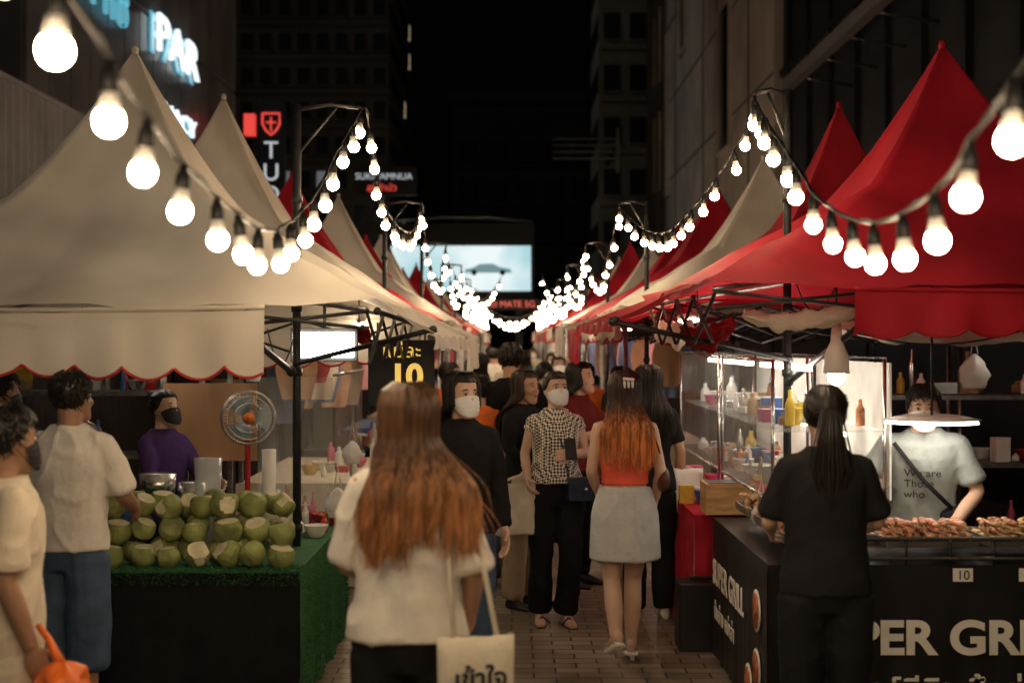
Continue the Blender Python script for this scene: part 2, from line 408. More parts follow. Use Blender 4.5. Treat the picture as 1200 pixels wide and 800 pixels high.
def tote(root,cx,cy,cz,w,h,d,m,strap_to,txt=None,tm=None,rz=0,back=False):
    c=MB(); Rm=Matrix.Rotation(rz,3,'Z'); rings=[]
    for i in range(9):
        t=i/8; z=cz-h*t; bl=.35+.75*math.sin(min(1,t*1.2)*pi*.6)
        ring=[]
        for j in range(28):
            q=2*pi*j/28; cxx=abs(math.cos(q))**.5*(1 if math.cos(q)>0 else -1); syy=math.sin(q)
            p=V((cxx*w/2*(1-.05*t),syy*d/2*bl,0)); p+=V((0,1,0))*.02*noise.noise(V((cxx*4,t*5,cz)))
            ring.append(V((cx,cy,z))+Rm@p+V((0,0,.006*math.sin(j*.9))))
        rings.append(ring)
    rings.append([V((cx,cy,cz-h-.01))+(p-V((cx,cy,cz-h)))*.85 for p in rings[-1]])
    c.loft(rings,m)
    for sg in(-1,1):
        p0=V((cx,cy,cz))+Rm@V((sg*w*.28,0,-.01)); st=V(strap_to)
        mid=p0.lerp(st,.55)+Rm@V((sg*w*.08,0,0)); c.tube([p0,mid,st],[.011,.011,.011],m,6,flat=.35)
    o=c.build('tote_bag',root)
    if txt:
        for li,(tx,sz,dx,dz) in enumerate(txt):
            yy=(d/2*1.1+.012)*(1 if back else -1)
            p=V((cx,cy,cz+dz))+Rm@V((dx,yy,0)); text(tx,p,sz,(pi/2,0,rz+(pi if back else 0)),tm,root,.002,'bag_print',align='CENTER',bold=.002)
# ---------------------------------------------------------------- setting mats
METB=mat('metal_black',(.03,.03,.032),.45,.3,20,metal=.4)
METG=mat('metal_grey',(.35,.35,.35),.35,.3,20,metal=.9)
STEEL=mat('steel',(.6,.6,.6),.25,.2,20,metal=1)
CREAM=mat('tent_cream',(.78,.72,.63),.75,.2,1.6,.3,9,trans=.33,spec=.2)
RED=mat('tent_red',(.46,.016,.032),.7,.35,1.8,.3,9,trans=.33,spec=.25)
TRIM=mat('trim_red',(.45,.03,.03),.7,.1)
PLAST=mat('plastic_white',(.75,.74,.7),.4,.05)
BLKC=cloth('cloth_black',(.012,.012,.013),.3)
REDC=cloth('cloth_red',(.42,.02,.04),.25)
# ---------------------------------------------------------------- ground
def paving():
    m,t,b=nt('brick_paving'); N=t.nodes;L=t.links
    tc=N.new('ShaderNodeTexCoord'); br=N.new('ShaderNodeTexBrick'); L.new(tc.outputs['Object'],br.inputs['Vector'])
    br.inputs['Scale'].default_value=1; br.inputs['Brick Width'].default_value=.24; br.inputs['Row Height'].default_value=.12
    br.inputs['Mortar Size'].default_value=.006; br.inputs['Color1'].default_value=(.33,.275,.22,1); br.inputs['Color2'].default_value=(.17,.14,.115,1)
    br.inputs['Mortar'].default_value=(.03,.026,.022,1); br.inputs['Bias'].default_value=-.1
    nz=N.new('ShaderNodeTexNoise'); nz.inputs['Scale'].default_value=1.6; nz.inputs['Detail'].default_value=4; L.new(tc.outputs['Object'],nz.inputs['Vector'])
    mx=N.new('ShaderNodeMix'); mx.data_type='RGBA'; mx.blend_type='MULTIPLY'; mx.inputs[0].default_value=.9
    cr=N.new('ShaderNodeValToRGB'); cr.color_ramp.elements[0].position=.3; cr.color_ramp.elements[0].color=(.35,.33,.3,1); cr.color_ramp.elements[1].position=.68; cr.color_ramp.elements[1].color=(1.25,1.2,1.1,1)
    L.new(nz.outputs['Fac'],cr.inputs[0]); L.new(br.outputs['Color'],mx.inputs[6]); L.new(cr.outputs[0],mx.inputs[7]); L.new(mx.outputs[2],b.inputs['Base Color'])
    rr=N.new('ShaderNodeMapRange'); rr.inputs[3].default_value=.2; rr.inputs[4].default_value=.6
    L.new(nz.outputs['Fac'],rr.inputs[0]); L.new(rr.outputs[0],b.inputs['Roughness'])
    bp=N.new('ShaderNodeBump'); bp.inputs['Strength'].default_value=.5; bp.inputs['Distance'].default_value=.006; bp.invert=True
    L.new(br.outputs['Fac'],bp.inputs['Height']); L.new(bp.outputs[0],b.inputs['Normal'])
    return m
g=MB(); g.add([(-300,-100,0),(300,-100,0),(300,500,0),(-300,500,0)],[(0,1,2,3)],mat('asphalt',(.05,.05,.05),.8,.3,3)); g.build('ground')
g=MB(); g.add([(-5.5,-10,.004),(5.5,-10,.004),(5.5,75,.004),(-5.5,75,.004)],[(0,1,2,3)],paving()); g.build('brick_pavement')
# ---------------------------------------------------------------- tents
def tent(cx,cy,hx,zE,zA,m,val=('F','B','L','R'),trim=TRIM,seed=0,vm=None,vh=.25,legs=(0,1,2,3),peak=2.15,hy=None,name='market_tent',vr=(0,1),sc_n=13):
    root=empty(name); c=MB(); nS=16; K=26; rings=[]; hy=hy or hx
    for k in range(K+1):
        t=.012+.988*(k/K)**1.25; zz=zE+(zA-zE)*(1-t)**peak if k<K else zE
        zz=max(zz,zE+(zA-zE)*.60*(1-t)) if k<K else zE
        ring=[]
        for sd in range(4):
            for i in range(nS):
                u=i/nS*2-1; q=[(u,-1),(1,u),(-u,1),(-1,-u)][sd]
                sag=1-u*u; inn=1-.09*sag*math.sin(pi*min(1,t*1.02))
                x=q[0]*hx*t*(inn if sd in(1,3) else 1); yv=q[1]*hy*t*(inn if sd in(0,2) else 1)
                z=zz-.06*sag*math.sin(pi*t)-.03*sag*t*t
                z+=.035*t*noise.noise(V((cx+x*2.2,cy+yv*2.2,seed)))+.018*t*math.sin(u*9+seed)*sag+.016*t*(1-abs(noise.noise(V((x*3+yv*2,yv*3-x,seed*3))))*3)
                z+=.014*math.sin(pi*t)*math.sin(u*21+seed*2)*(1-.5*t)
                ring.append(V((cx+x,cy+yv,z)))
        rings.append(ring)
    c.loft(rings,m,False)
    c.ell((cx,cy,zA-.015),(.022,.022,.03),m)
    c.build('roof_canvas',root)
    vm=vm or m; v=MB()
    for sd in val:
        u0,u1=vr if sd=='F' else (0,1)
        def vf(u,w):
            u=u0+(u1-u0)*u; a=u*2-1; sc=abs(math.sin(u*pi*sc_n))**.7; wob=.022*math.sin(u*31+seed)*w+.012*math.sin(u*73+seed*2)*w
            z=zE-.02-.03*(1-a*a)-w*(vh*(.80+.20*sc)+.012*math.sin(u*11))
            of=.012+wob
            return {'F':V((cx+a*hx,cy-hy-of,z)),'B':V((cx+a*hx,cy+hy+of,z)),'L':V((cx-hx-of,cy+a*hy,z)),'R':V((cx+hx+of,cy+a*hy,z))}[sd]
        v.grid(vf,180,6,vm)
        v.tube([vf(i/220,1.0) for i in range(221)],.0075,trim,5)
        v.tube([vf(i/40,-.05) for i in range(41)],.012,m,5)
    v.build('valance',root)
    f=MB()
    e=.05
    C=[(cx-hx+e,cy-hy+e),(cx+hx-e,cy-hy+e),(cx+hx-e,cy+hy-e),(cx-hx+e,cy+hy-e)]
    for i in range(4):
        (x0,y0),(x1,y1)=C[i],C[(i+1)%4]
        if i in legs: f.cyl((x0,y0,0),(x0,y0,zE),.019,METG,8)
        for j in range(4):
            a0,a1=j/4,(j+1)/4; pA=V((x0+(x1-x0)*a0,y0+(y1-y0)*a0,zE-.04)); pB=V((x0+(x1-x0)*a1,y0+(y1-y0)*a1,zE-.04)); dn=V((0,0,-.24))
            if i==0 and vr!=(0,1): dn=V((0,0,-.08))
            f.cyl(pA,pB+dn,.009,METB,6); f.cyl(pA+dn+V((.012,.012,0)),pB+V((.012,.012,0)),.009,METB,6)
        f.cyl((x0,y0,zE-.03),(cx,cy,zE+.2),.012,METG,6)
    f.cyl((cx,cy,zE+.1),(cx,cy,zA-.03),.015,METG,6)
    f.build('frame',root)
    return root
tent(-2.12,8.0,1.5,2.0,3.47,CREAM,('F','L','B'),seed=1,vh=.30,legs=(0,3),vr=(0,.83))
tent(-2.25,11.1,1.5,2.03,3.74,CREAM,('B',),seed=2,legs=(0,3))
tent(2.42,8.0,1.55,2.09,3.50,RED,('F','R'),seed=3,trim=RED,vh=.21,legs=(1,2),vr=(.22,1))
tent(2.47,10.75,1.25,2.1,3.62,RED,('L',),seed=4,trim=RED,legs=(1,2))
tent(2.35,13.3,1.45,2.1,3.55,CREAM,('L',),seed=5)
yy=14.2
for i in range(12):
    tent(-2.2+.1*math.sin(i),yy,1.45,2.05,3.5+.15*math.sin(i*2.3),[RED,CREAM,RED,CREAM,CREAM,RED][i%6],('R',) if i%2 else (),seed=10+i)
    tent(2.25+.1*math.cos(i),yy+2.2,1.45,2.1,3.5+.15*math.cos(i*1.9),[CREAM,RED,RED,CREAM,RED,CREAM][(i+1)%6],('L',),seed=30+i,vm=RED if i%3 else CREAM)
    yy+=3.15
def awning(p0,p1,p2,p3,m,name='awning_cloth',seed=0,fringe=.2):
    c=MB(); p0,p1,p2,p3=map(V,(p0,p1,p2,p3))
    def f(u,v):
        a=p0.lerp(p1,u); b=p3.lerp(p2,u); p=a.lerp(b,v); p.z-=.05*math.sin(pi*u)*math.sin(pi*v)-.03*noise.noise(p*3+V((seed,0,0))); return p
    c.grid(f,30,12,m)
    if fringe:
        def h(u,v):
            p=f(u,1.); p.z-=fringe*v*(1+.12*math.sin(u*23)); p+=V((.02*math.sin(u*40+seed),.018*math.cos(u*33),0))*v; return p
        c.grid(h,80,5,m)
    c.build(name)
awning((-.62,6.6,2.02),(-.62,9.4,2.02),(-.3,9.6,1.83),(-.38,6.9,1.86),CREAM,seed=1,fringe=.07)
awning((-.72,9.6,2.04),(-.72,12.5,2.04),(-.3,12.3,1.86),(-.3,9.8,1.86),CREAM,seed=2,fringe=.24)
awning((.9,6.8,2.1),(.9,9.4,2.1),(.42,9.3,1.92),(.5,7.1,1.93),RED,seed=3,fringe=.06)
awning((1.2,9.6,2.1),(1.2,12,2.1),(.5,12.1,1.92),(.45,9.8,1.9),RED,seed=4,fringe=.22)
awning((1.0,12.2,2.1),(1.0,14.6,2.1),(.45,14.6,1.95),(.45,12.4,1.95),CREAM,seed=5,fringe=.25)
def bundle(p0,p1,r,m,seed,name='rolled_canvas'):
    c=MB(); p0,p1=V(p0),V(p1); rings=[]
    for i in range(40):
        t=i/39; p=p0.lerp(p1,t); p.z-=.06*math.sin(pi*t); ring=[]
        for j in range(28):
            q=2*pi*j/28; rr=r*(.75+.6*noise.noise(V((math.cos(q)*1.6,math.sin(q)*1.6+seed,t*9)))+.22*math.sin(q*3+t*9)+.3*noise.noise(V((math.cos(q)*4,math.sin(q)*4+seed,t*26))))
            d=(p1-p0).normalized(); u=d.orthogonal().normalized(); w=d.cross(u); ring.append(p+(u*math.cos(q)+w*math.sin(q))*rr*(.6+.4*math.sin(pi*t)))
        rings.append(ring)
    c.loft(rings,m); c.build(name)
bundle((1.15,7.05,1.95),(1.7,6.75,2.0),.05,CREAM,1); bundle((1.0,8.2,1.88),(1.1,7.2,1.9),.07,RED,2); bundle((1.75,7.6,1.9),(3.2,7.5,1.93),.06,CREAM,3); bundle((.98,9.4,1.92),(1.05,8.4,1.9),.08,CREAM,4)
bundle((-.95,9.2,1.9),(-.9,8.6,1.9),.05,RED,6)
def rod(name,p0,p1,r=.014,m=METB):
    c=MB(); c.cyl(p0,p1,r,m,8); c.ell(p0,r*1.6,m,8,6); c.ell(p1,r*1.6,m,8,6); c.build(name)
rod('awning_arm',(-1.18,7.78,1.7),(-.4,7.2,1.88)); rod('awning_arm',(-1.35,6.6,1.95),(-1.18,7.6,1.66),.018)
rod('awning_arm',(-.62,6.55,1.96),(-.4,9.6,1.84),.012); rod('awning_arm',(1.51,7.75,1.72),(.5,7.1,1.92)); rod('awning_arm',(.52,7.1,1.93),(.45,9.7,1.9),.012)
rod('awning_arm',(1.51,7.75,1.6),(1.75,6.6,2.0),.016)
# ---------------------------------------------------------------- poles + strings
def pole(x,y,xe,h=3.12):
    root=empty('light_pole'); c=MB(); c.cyl((x,y,0),(x,y,h),.023,METB,10); c.cyl((x,y,0),(x,y,.03),.12,METB,16)
    c.tube([(x,y,h-.03),(x+(xe-x)*.5,y,h+.0),(xe,y,h-.02)],.013,METB,8)
    c.cyl((x+(xe-x)*.6,y,h-.02),(x,y,h-.28),.009,METB,6)
    for z in(.8,1.65,2.0,2.6): c.cyl((x,y,z-.02),(x,y,z+.02),.031,METB,10)
    c.build('pole',root)
WIRE=mat('wire_black',(.012,.012,.012),.5)
BULB=emit('bulb_glow',(1,.735,.46),175)
def string(pts,n,seed=0,det=12,sag=None):
    root=empty('string_lights'); rr=random.Random(seed); c=MB(); g=MB()
    if sag is not None:
        a,b=V(pts[0]),V(pts[1]); pts=[]
        for i in range(25):
            t=i/24; p=a.lerp(b,t); p.z-=4*sag*t*(1-t); p.x+=.02*math.sin(t*9+seed); pts.append(p)
    pts=[V(p) for p in pts]; cum=[0]
    for a,b in zip(pts,pts[1:]): cum.append(cum[-1]+(b-a).length)
    def P(t):
        d=t*cum[-1]
        for i in range(len(pts)-1):
            if d<=cum[i+1]+1e-6:
                f=(d-cum[i])/(cum[i+1]-cum[i]); p0=pts[max(0,i-1)];p1=pts[i];p2=pts[i+1];p3=pts[min(len(pts)-1,i+2)]
                return .5*((2*p1)+(p2-p0)*f+(2*p0-5*p1+4*p2-p3)*f*f+(3*p1-p0-3*p2+p3)*f**3)
        return pts[-1].copy()
    c.tube([P(i/60) for i in range(61)],.0055,WIRE,5)
    c.tube([P(i/60)+V((.009*math.sin(i*1.7),0,.009*math.cos(i*1.7))) for i in range(61)],.004,WIRE,4)
    for i in range(n):
        t=(i+.5+rr.uniform(-.14,.14))/n; p=P(t); tl=V((rr.uniform(-.14,.14),rr.uniform(-.1,.1),-1)).normalized()
        c.tube([p,p+tl*.02,p+tl*.025,p+tl*.062,p+tl*.065],[.008,.012,.017,.0185,.015],WIRE,8)
        c.tube([p+tl*.062,p+tl*.075,p+tl*.1],[.0165,.0185,.0235],PLAST,det)
        g.ell(p+tl*.117,.0285,BULB,det,8 if det>8 else 5)
    c.build('wire_and_sockets',root); g.build('bulbs',root)
PY=[-8,0,7.8,13.2,18.6,24,29.5,35,41,47,53]
LX=[-.8,-.72,-.82,-.83,-.85,-.85,-.87,-.87,-.9,-.9,-.9]; RX=[.85,.84,1.33,1.0,.98,.95,.95,.93,.93,.93,.93]
for i,y in enumerate(PY):
    pole(-1.18 if i>0 else -1.2,y+(0 if y!=0 else -.6),LX[i],3.12)
    pole(1.51 if i<3 else 1.25,y+(0 if y!=0 else -.6),RX[i],3.2 if i==2 else 3.12)
string([(-.72,-.6,3.1),(-.72,.6,2.74),(-.73,1.5,2.54),(-.75,2.38,2.41),(-.79,3.2,2.28),(-.8,4.0,2.20),(-.8,4.6,2.18),(-.82,5.2,2.25),(-.83,6,2.44),(-.83,6.6,2.67),(-.82,7.2,2.9),(-.82,7.8,3.1)],24,1)
string([(.84,-.6,3.1),(.86,.6,2.78),(.89,1.8,2.48),(.93,2.69,2.29),(.98,3.2,2.19),(1.0,3.6,2.15),(1.02,4.07,2.16),(1.03,4.5,2.23),(1.05,4.9,2.32),(1.07,5.4,2.50),(1.11,6.2,2.78),(1.2,7,3.0),(1.33,7.8,3.16)],25,2)
for i in range(len(PY)-1):
    if i==1: continue
    y0,y1=PY[i],PY[i+1]; n=int((y1-y0)/(.36 if i<3 else .42)); dt=10 if i<4 else 6
    if i==0: n=12
    sg=[.6,0,.45,.6,.65,.7,.7,.7,.7,.7][i]
    a=-.6 if i==0 else y1
    string([(LX[i],y0,3.1),(LX[i+1],a,3.1)],n,i,dt,sg)
    string([(RX[i],y0,3.12),(RX[i+1],a,3.12)],n,i+50,dt,sg+.03)
for i,(y,x0,x1,zz) in enumerate(((26,-.9,.9,.7),(33,-.9,.9,.7),(20,-.9,-.2,.5),(42,-.9,.9,.7),(18.6,.98,.5,.6))):
    string([(x0,y,3.0),(x1,y+6,3.0)],12,i+90,6,zz)
# ---------------------------------------------------------------- coconut stall
TURF=mat('artificial_turf',(.03,.13,.045),.9,.5,60)
COCG=mat('coconut_green',(.26,.30,.10),.55,.5,10,.2,60); COCW=mat('coconut_cut',(.66,.62,.42),.7,.25,14,.2,60)
root=empty('coconut_stall_table'); c=MB()
TZ=.70
def skirt(c,pts,z0,z1,m,amp=.015):
    pts=[V(p) for p in pts]
    for a,b in zip(pts,pts[1:]):
        n=V((b.y-a.y,-(b.x-a.x),0)).normalized(); Lg=(b-a).length
        def f(u,v):
            p=a.lerp(b,u); w=amp*v*math.sin(u*Lg*17+2*math.sin(u*5))+amp*.5*v*math.sin(u*Lg*41)
            w*=min(1,u*12)*min(1,(1-u)*12)
            return V((p.x,p.y,z0*(1-v)+z1*v))+n*(w+.004)
        c.grid(f,int(Lg*36)+4,8,m)
c.box((-1.83,7.36,TZ-.025),(1.58,.82,.05),TURF); c.box((-1.27,8.35,TZ-.025),(.46,1.15,.05),TURF)
skirt(c,[(-2.62,6.95,0),(-1.04,6.95,0)],TZ-.01,.02,BLKC); skirt(c,[(-1.04,6.95,0),(-1.04,8.93,0)],TZ-.005,.02,TURF,.02)
for x in(-2.55,-1.1):
    for y in(7.02,7.7): c.cyl((x,y,0),(x,y,TZ-.05),.02,METG,8)
c.build('table',root)
gb=MB()
for i in range(9000):
    if i<4500: y=R.uniform(6.95,8.92); z=R.uniform(.04,TZ); p=V((-1.03,y,z)); n=V((1,0,0))
    elif i<6500: p=V((R.uniform(-2.6,-1.04),6.945,R.uniform(TZ-.07,TZ))); n=V((0,-1,.1))
    else: p=V((R.uniform(-2.6,-1.04),R.uniform(6.95,7.1),TZ)); n=V((0,-.2,1))
    d=(n+V((R.uniform(-.7,.7),R.uniform(-.7,.7),R.uniform(-.9,.3)))).normalized(); q=d.orthogonal()*.0025
    gb.add([p-q,p+q,p+d*R.uniform(.012,.024)],[(0,1,2)],TURF)
gb.build('turf_blades',root)
def coconut(c,p,r,rnd):
    rot=Matrix.Rotation(rnd.uniform(0,6.28),3,'Z')@Matrix.Rotation(rnd.uniform(-.3,.9),3,'X')
    cuts=[(V((0,0,1)),rnd.uniform(.55,.72))]+[(V((math.cos(q),math.sin(q),rnd.uniform(-.3,.5))).normalized(),rnd.uniform(.80,.93)) for q in [rnd.uniform(0,6.28) for _ in range(rnd.randint(2,5))]]
    ncut=1+(rnd.random()<.5)
    nu,nv=22,16; vs=[];fl=[]
    for j in range(nv+1):
        ph=pi*j/nv
        for i in range(nu):
            th=2*pi*i/nu; v=V((math.sin(ph)*math.cos(th),math.sin(ph)*math.sin(th),1.02*math.cos(ph))); k=-1
            for ci,(n,d) in enumerate(cuts):
                dd=v.dot(n)
                if dd>d:
                    v=v-n*(dd-d)
                    if ci<ncut: k=ci
            v*=1+.06*noise.noise(v*2+p*9)
            vs.append(p+rot@(v*r)); fl.append(k)
    fg=[];fw=[]
    for j in range(nv):
        for i in range(nu):
            k=(i+1)%nu; f=(j*nu+i,(j+1)*nu+i,(j+1)*nu+k,j*nu+k)
            (fw if sum(1 for q in f if fl[q]>=0)>=3 else fg).append(f)
    c.add(vs,fg,COCG,False); c.add(vs,fw,COCW,False)
rr=random.Random(3)
for tier,(y,z,n,x0) in enumerate(((7.03,.768,11,-1.13),(7.17,.77,10,-1.15),(7.10,.885,11,-1.14),(7.25,.89,10,-1.13),(7.18,1.0,10,-1.15),(7.33,.995,10,-1.18))):
    for i in range(n):
        cc=MB(); coconut(cc,V((x0-i*.142+rr.uniform(-.02,.02)-(.05 if tier%2 else 0),y+rr.uniform(-.025,.025),z+rr.uniform(-.014,.014))),rr.uniform(.060,.075),rr); cc.build('coconut')
def clutter(name,x0,x1,y0,y1,z,n,seed,cols,hmax=.22):
    c=MB(); rr=random.Random(seed)
    for i in range(n):
        x=rr.uniform(x0,x1);y=rr.uniform(y0,y1);h=rr.uniform(.05,hmax);w=rr.uniform(.03,.08); m=rr.choice(cols); k=rr.random()
        if k<.35: c.tube([(x,y,z),(x,y,z+h*.6),(x,y,z+h*.75),(x,y,z+h*.8),(x,y,z+h)],[w*.5,w*.5,w*.3,w*.2,w*.2],m,12)
        elif k<.6: c.tube([(x,y,z),(x,y,z+h*.5)],[w*.6,w],m,14)
        elif k<.8: c.box((x,y,z+h*.3),(w*2,w*1.4,h*.6),m,Matrix.Rotation(rr.uniform(-.4,.4),3,'Z'))
        else:
            c.tube([(x,y,z),(x,y,z+.02),(x,y,z+.07)],[w*.7,w*1.1,w*1.5],m,16,False)
    c.build(name,bevel=.004)
PC=[mat('plastic_red',(.5,.03,.03),.4),PLAST,mat('plastic_blue',(.05,.12,.35),.4),mat('plastic_yellow',(.6,.42,.05),.4),STEEL,mat('cardboard',(.35,.22,.12),.8),mat('plastic_pink',(.65,.1,.25),.4),PLAST,STEEL]
clutter('stall_utensils',-1.46,-1.1,7.85,8.9,TZ,26,4,PC,.26)
def fan(x,y,z,r,yaw):
    root=empty('electric_fan',(x,y,z),yaw); c=MB(); OR=mat('fan_orange',(.7,.2,.03),.4); BLD=mat('fan_blade',(.25,.35,.4),.4)
    for rr_,yo in((r,0),(r*.97,-.03),(r*.8,-.045),(r*.55,-.055),(r*.97,.04)):
        c.tube([(rr_*math.cos(q),yo,rr_*math.sin(q)) for q in [2*pi*i/40 for i in range(41)]],.0035 if yo else .007,STEEL,5,False)
    for i in range(48):
        q=2*pi*i/48; cs,sn=math.cos(q),math.sin(q)
        c.tube([(.03*cs,-.06,.03*sn),(r*.6*cs,-.053,r*.6*sn),(r*.97*cs,-.03,r*.97*sn),(r*cs,0,r*sn),(r*.9*cs,.05,r*.9*sn)],.0016,STEEL,4)
    c.tube([(0,-.07,0),(0,-.05,0)],[.032,.036],OR,16); c.tube([(0,.03,0),(0,.14,0)],[.05,.04],PLAST,14)
    for i in range(3):
        q=2*pi*i/3
        def bf(u,v): 
            a=q+(v-.5)*1.3; rad=.03+(r*.85-.03)*u; return V((rad*math.cos(a),-.02+.03*(v-.5),rad*math.sin(a)))
        c.grid(bf,6,6,BLD)
    c.tube([(0,.08,-.02),(0,.08,-r*1.2),(0,.07,-z+.03)],[.02,.018,.014],mat('plastic_red',(.5,.03,.03)),10); c.tube([(0,.07,-z),(0,.07,-z+.03)],[.19,.17],PLAST,24)
    c.build('fan_parts',root)
fan(-1.63,8.8,1.35,.165,.25); fan(-2.42,7.95,1.2,.18,1.1)
c=MB(); c.box((-1.95,9.2,1.3),(.6,.03,.5),mat('plywood',(.36,.2,.1),.7,.3,6,stretch=(1,1,.2))); c.box((-1.95,9.22,.55),(.04,.04,1.1),METB); c.build('wooden_board')
c=MB(); c.tube([(-1.62,7.58,TZ),(-1.62,7.58,1.2)],[.05,.075],mat('cup_plastic',(.6,.65,.7),.15,.1,alpha=.6),18); c.build('plastic_cup_stack')
c=MB(); c.tube([(-1.93,7.75,.98),(-1.93,7.75,1.1)],[.09,.1],STEEL,20); c.tube([(-1.75,7.8,.75),(-1.75,7.8,1.05)],[.08,.08],STEEL,18); c.tube([(-1.35,7.9,TZ),(-1.35,7.9,1.22)],[.035,.04],PLAST,14); c.build('metal_pot')
LED=emit('led_white',(1,.88,.70),26)
WARM=emit('tube_warm',(1,.80,.56),38)
root=empty('work_lamp'); c=MB(); c.box((-1.12,8.45,1.80),(.36,.05,.15),LED); c.box((-1.12,8.49,1.80),(.4,.03,.2),METB); c.cyl((-1.12,8.5,1.88),(-1.12,8.5,2.1),.01,METB); c.build('lamp_body',root,.005)
def addedtube(p0,p1,m=LED,r=.014):
    root=empty('added_tube_lamp'); c=MB(); p0,p1=V(p0),V(p1); c.tube([p0,p1],[r,r],m,8); c.tube([p0+V((0,0,.03)),p1+V((0,0,.03))],[.02,.02],PLAST,6)
    for p in(p0,p1): c.cyl(p,p+V((0,0,.2)),.004,METB,5)
    c.build('lamp_body',root)
addedtube((-2.6,8.6,1.83),(-1.9,8.6,1.83)); addedtube((-1.0,9.3,1.93),(-1.0,10.1,1.93),WARM,.012); addedtube((1.12,8.6,1.95),(1.12,9.5,1.95),WARM,.012); addedtube((2.7,7.9,1.88),(3.4,7.9,1.88))  # tubes added as fill; the warm pair brightens faces along the aisle
CLR=mat('clear_plastic',(.75,.78,.8),.15,.1,8,.5,9,alpha=.28,spec=.8)
c=MB()
c.grid(lambda u,v:V((-1.0-.01*math.sin(u*14),8.0+1.6*u,1.62-.75*v+.01*math.sin(v*9))),20,12,CLR); c.cyl((-1.0,8,1.63),(-1.0,9.6,1.63),.009,METG)
c.grid(lambda u,v:V((-1.42+.42*u,7.95+.02*math.sin(u*12+v*5),1.62-.75*v)),14,12,CLR); c.build('plastic_splash_sheet')
root=empty('price_sign',(-.70,9.0,1.62),math.radians(6)); c=MB(); c.box((0,0,0),(.42,.03,.42),mat('sign_black',(.012,.012,.015),.5)); c.cyl((-.15,.0,.2),(-.15,0,.32),.006,METB); c.cyl((.15,.0,.2),(.15,0,.32),.006,METB); c.build('board',root,.004)
YEL=emit('sign_yellow_glow',(1,.60,.07),.75,False)  # glow put into the yellow paint to brighten lettering on an unlit board
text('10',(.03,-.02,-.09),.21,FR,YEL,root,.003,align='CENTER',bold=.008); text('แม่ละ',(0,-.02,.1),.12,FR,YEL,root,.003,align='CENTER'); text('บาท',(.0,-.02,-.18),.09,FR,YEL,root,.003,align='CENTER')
# ---------------------------------------------------------------- grill stall
SB=mat('banner_black',(.012,.012,.014),.45,.3,5)
root=empty('grill_stall_counter'); c=MB()
c.box((2.58,6.78,.785),(2.82,.56,.03),SB); c.box((1.44,7.66,.785),(.54,1.2,.03),SB)
skirt(c,[(1.17,6.5,0),(4.0,6.5,0)],.80,.02,SB,.006); skirt(c,[(1.17,8.26,0),(1.17,6.5,0)],.80,.02,SB,.006)
for x in(1.25,2.6,3.9): c.cyl((x,7.0,0),(x,7.0,.78),.02,METB)
c.build('counter',root)
LT=mat('letter_offwhite',(.85,.82,.74),.6,.05)
text('SUPER GRILL',(1.28,6.482,.40),.212,FR,LT,root,.002,bold=.007,sx=1.1); text('บาร์บีคิว ปิ้งย่าง หม่าล่า',(1.55,6.482,.18),.15,FR,LT,root,.002,bold=.002)
text('SUPER GRILL',(1.152,8.15,.45),.19,ONR,LT,root,.002,bold=.004); text('ปิ้งย่าง หม่าล่า',(1.152,8.1,.25),.13,ONR,LT,root,.002)
FOOD=mat('food_print',(.5,.14,.05),.5,.9,25)
c=MB()
for y,z in((6.72,.55),(6.72,.27),(6.95,.15)):
    c.tube([(1.158,y,z),(1.152,y,z)],[.1,.1],LT,24); c.tube([(1.1515,y,z),(1.149,y,z)],[.085,.085],FOOD,24)
c.build('menu_photos',root)
MEAT=mat('meat_grilled',(.45,.18,.08),.4,.6,30,.4,90); SAUS=mat('sausage',(.68,.32,.20),.3,.3,20); CHK=mat('chicken_golden',(.65,.42,.2),.45,.5,25,.4,80); BAM=mat('bamboo',(.6,.45,.25),.7)
TRAY=mat('tray_steel',(.45,.44,.42),.3,.2,metal=.9)
tr=empty('skewer_trays'); c=MB()
TR=((1.45,6.72),(1.93,6.72),(2.40,6.72),(2.88,6.72),(3.36,6.72),(1.45,7.2),(1.45,7.68))
for (x,y) in TR:
    w,d=.42,.4; zt=.82+(.06 if x>1.7 else .08)
    c.box((x,y,zt),(w,d,.008),TRAY)
    for sx,sy,ww,dd in((0,-d/2,w,.008),(0,d/2,w,.008),(-w/2,0,.008,d-.01),(w/2,0,.008,d-.01)): c.box((x+sx,y+sy,zt+.022),(ww,dd,.036),TRAY)
c.build('trays',tr,.002)
c=MB(); rr=random.Random(9)
for ti,(x,y) in enumerate(TR):
    zt=.84+(.06 if x>1.7 else .08); pal=[(SAUS,SAUS,CHK),(MEAT,SAUS,SAUS),(CHK,CHK,MEAT),(SAUS,MEAT,CHK)][ti%4]
    for lay in range(3):
        for i in range(11):
            px=x-.18+i*.036+rr.uniform(-.008,.008); pz=zt+.012+lay*.028; m=rr.choice(pal); a=rr.uniform(-.3,.3)
            dv=V((math.sin(a),math.cos(a),0)); p0=V((px,y-.02,pz))
            c.tube([p0-dv*.22,p0+dv*.12],.0022,BAM,4)
            for k in range(5): c.ell(p0+dv*(-.08+k*.042)+V((0,0,rr.uniform(-.003,.005))),(rr.uniform(.014,.021),.022,rr.uniform(.011,.016)),m,8,6,Matrix.Rotation(-a+rr.uniform(-.3,.3),3,'Z'))
c.build('skewers',tr)
c=MB()
for z in(.83,.92): c.cyl((1.6,6.49,z),(4.0,6.49,z),.01,METB)
for i in range(13): c.cyl((1.6+i*.2,6.49,.8),(1.6+i*.2,6.49,.92),.006,METB,6)
c.build('rail',root)
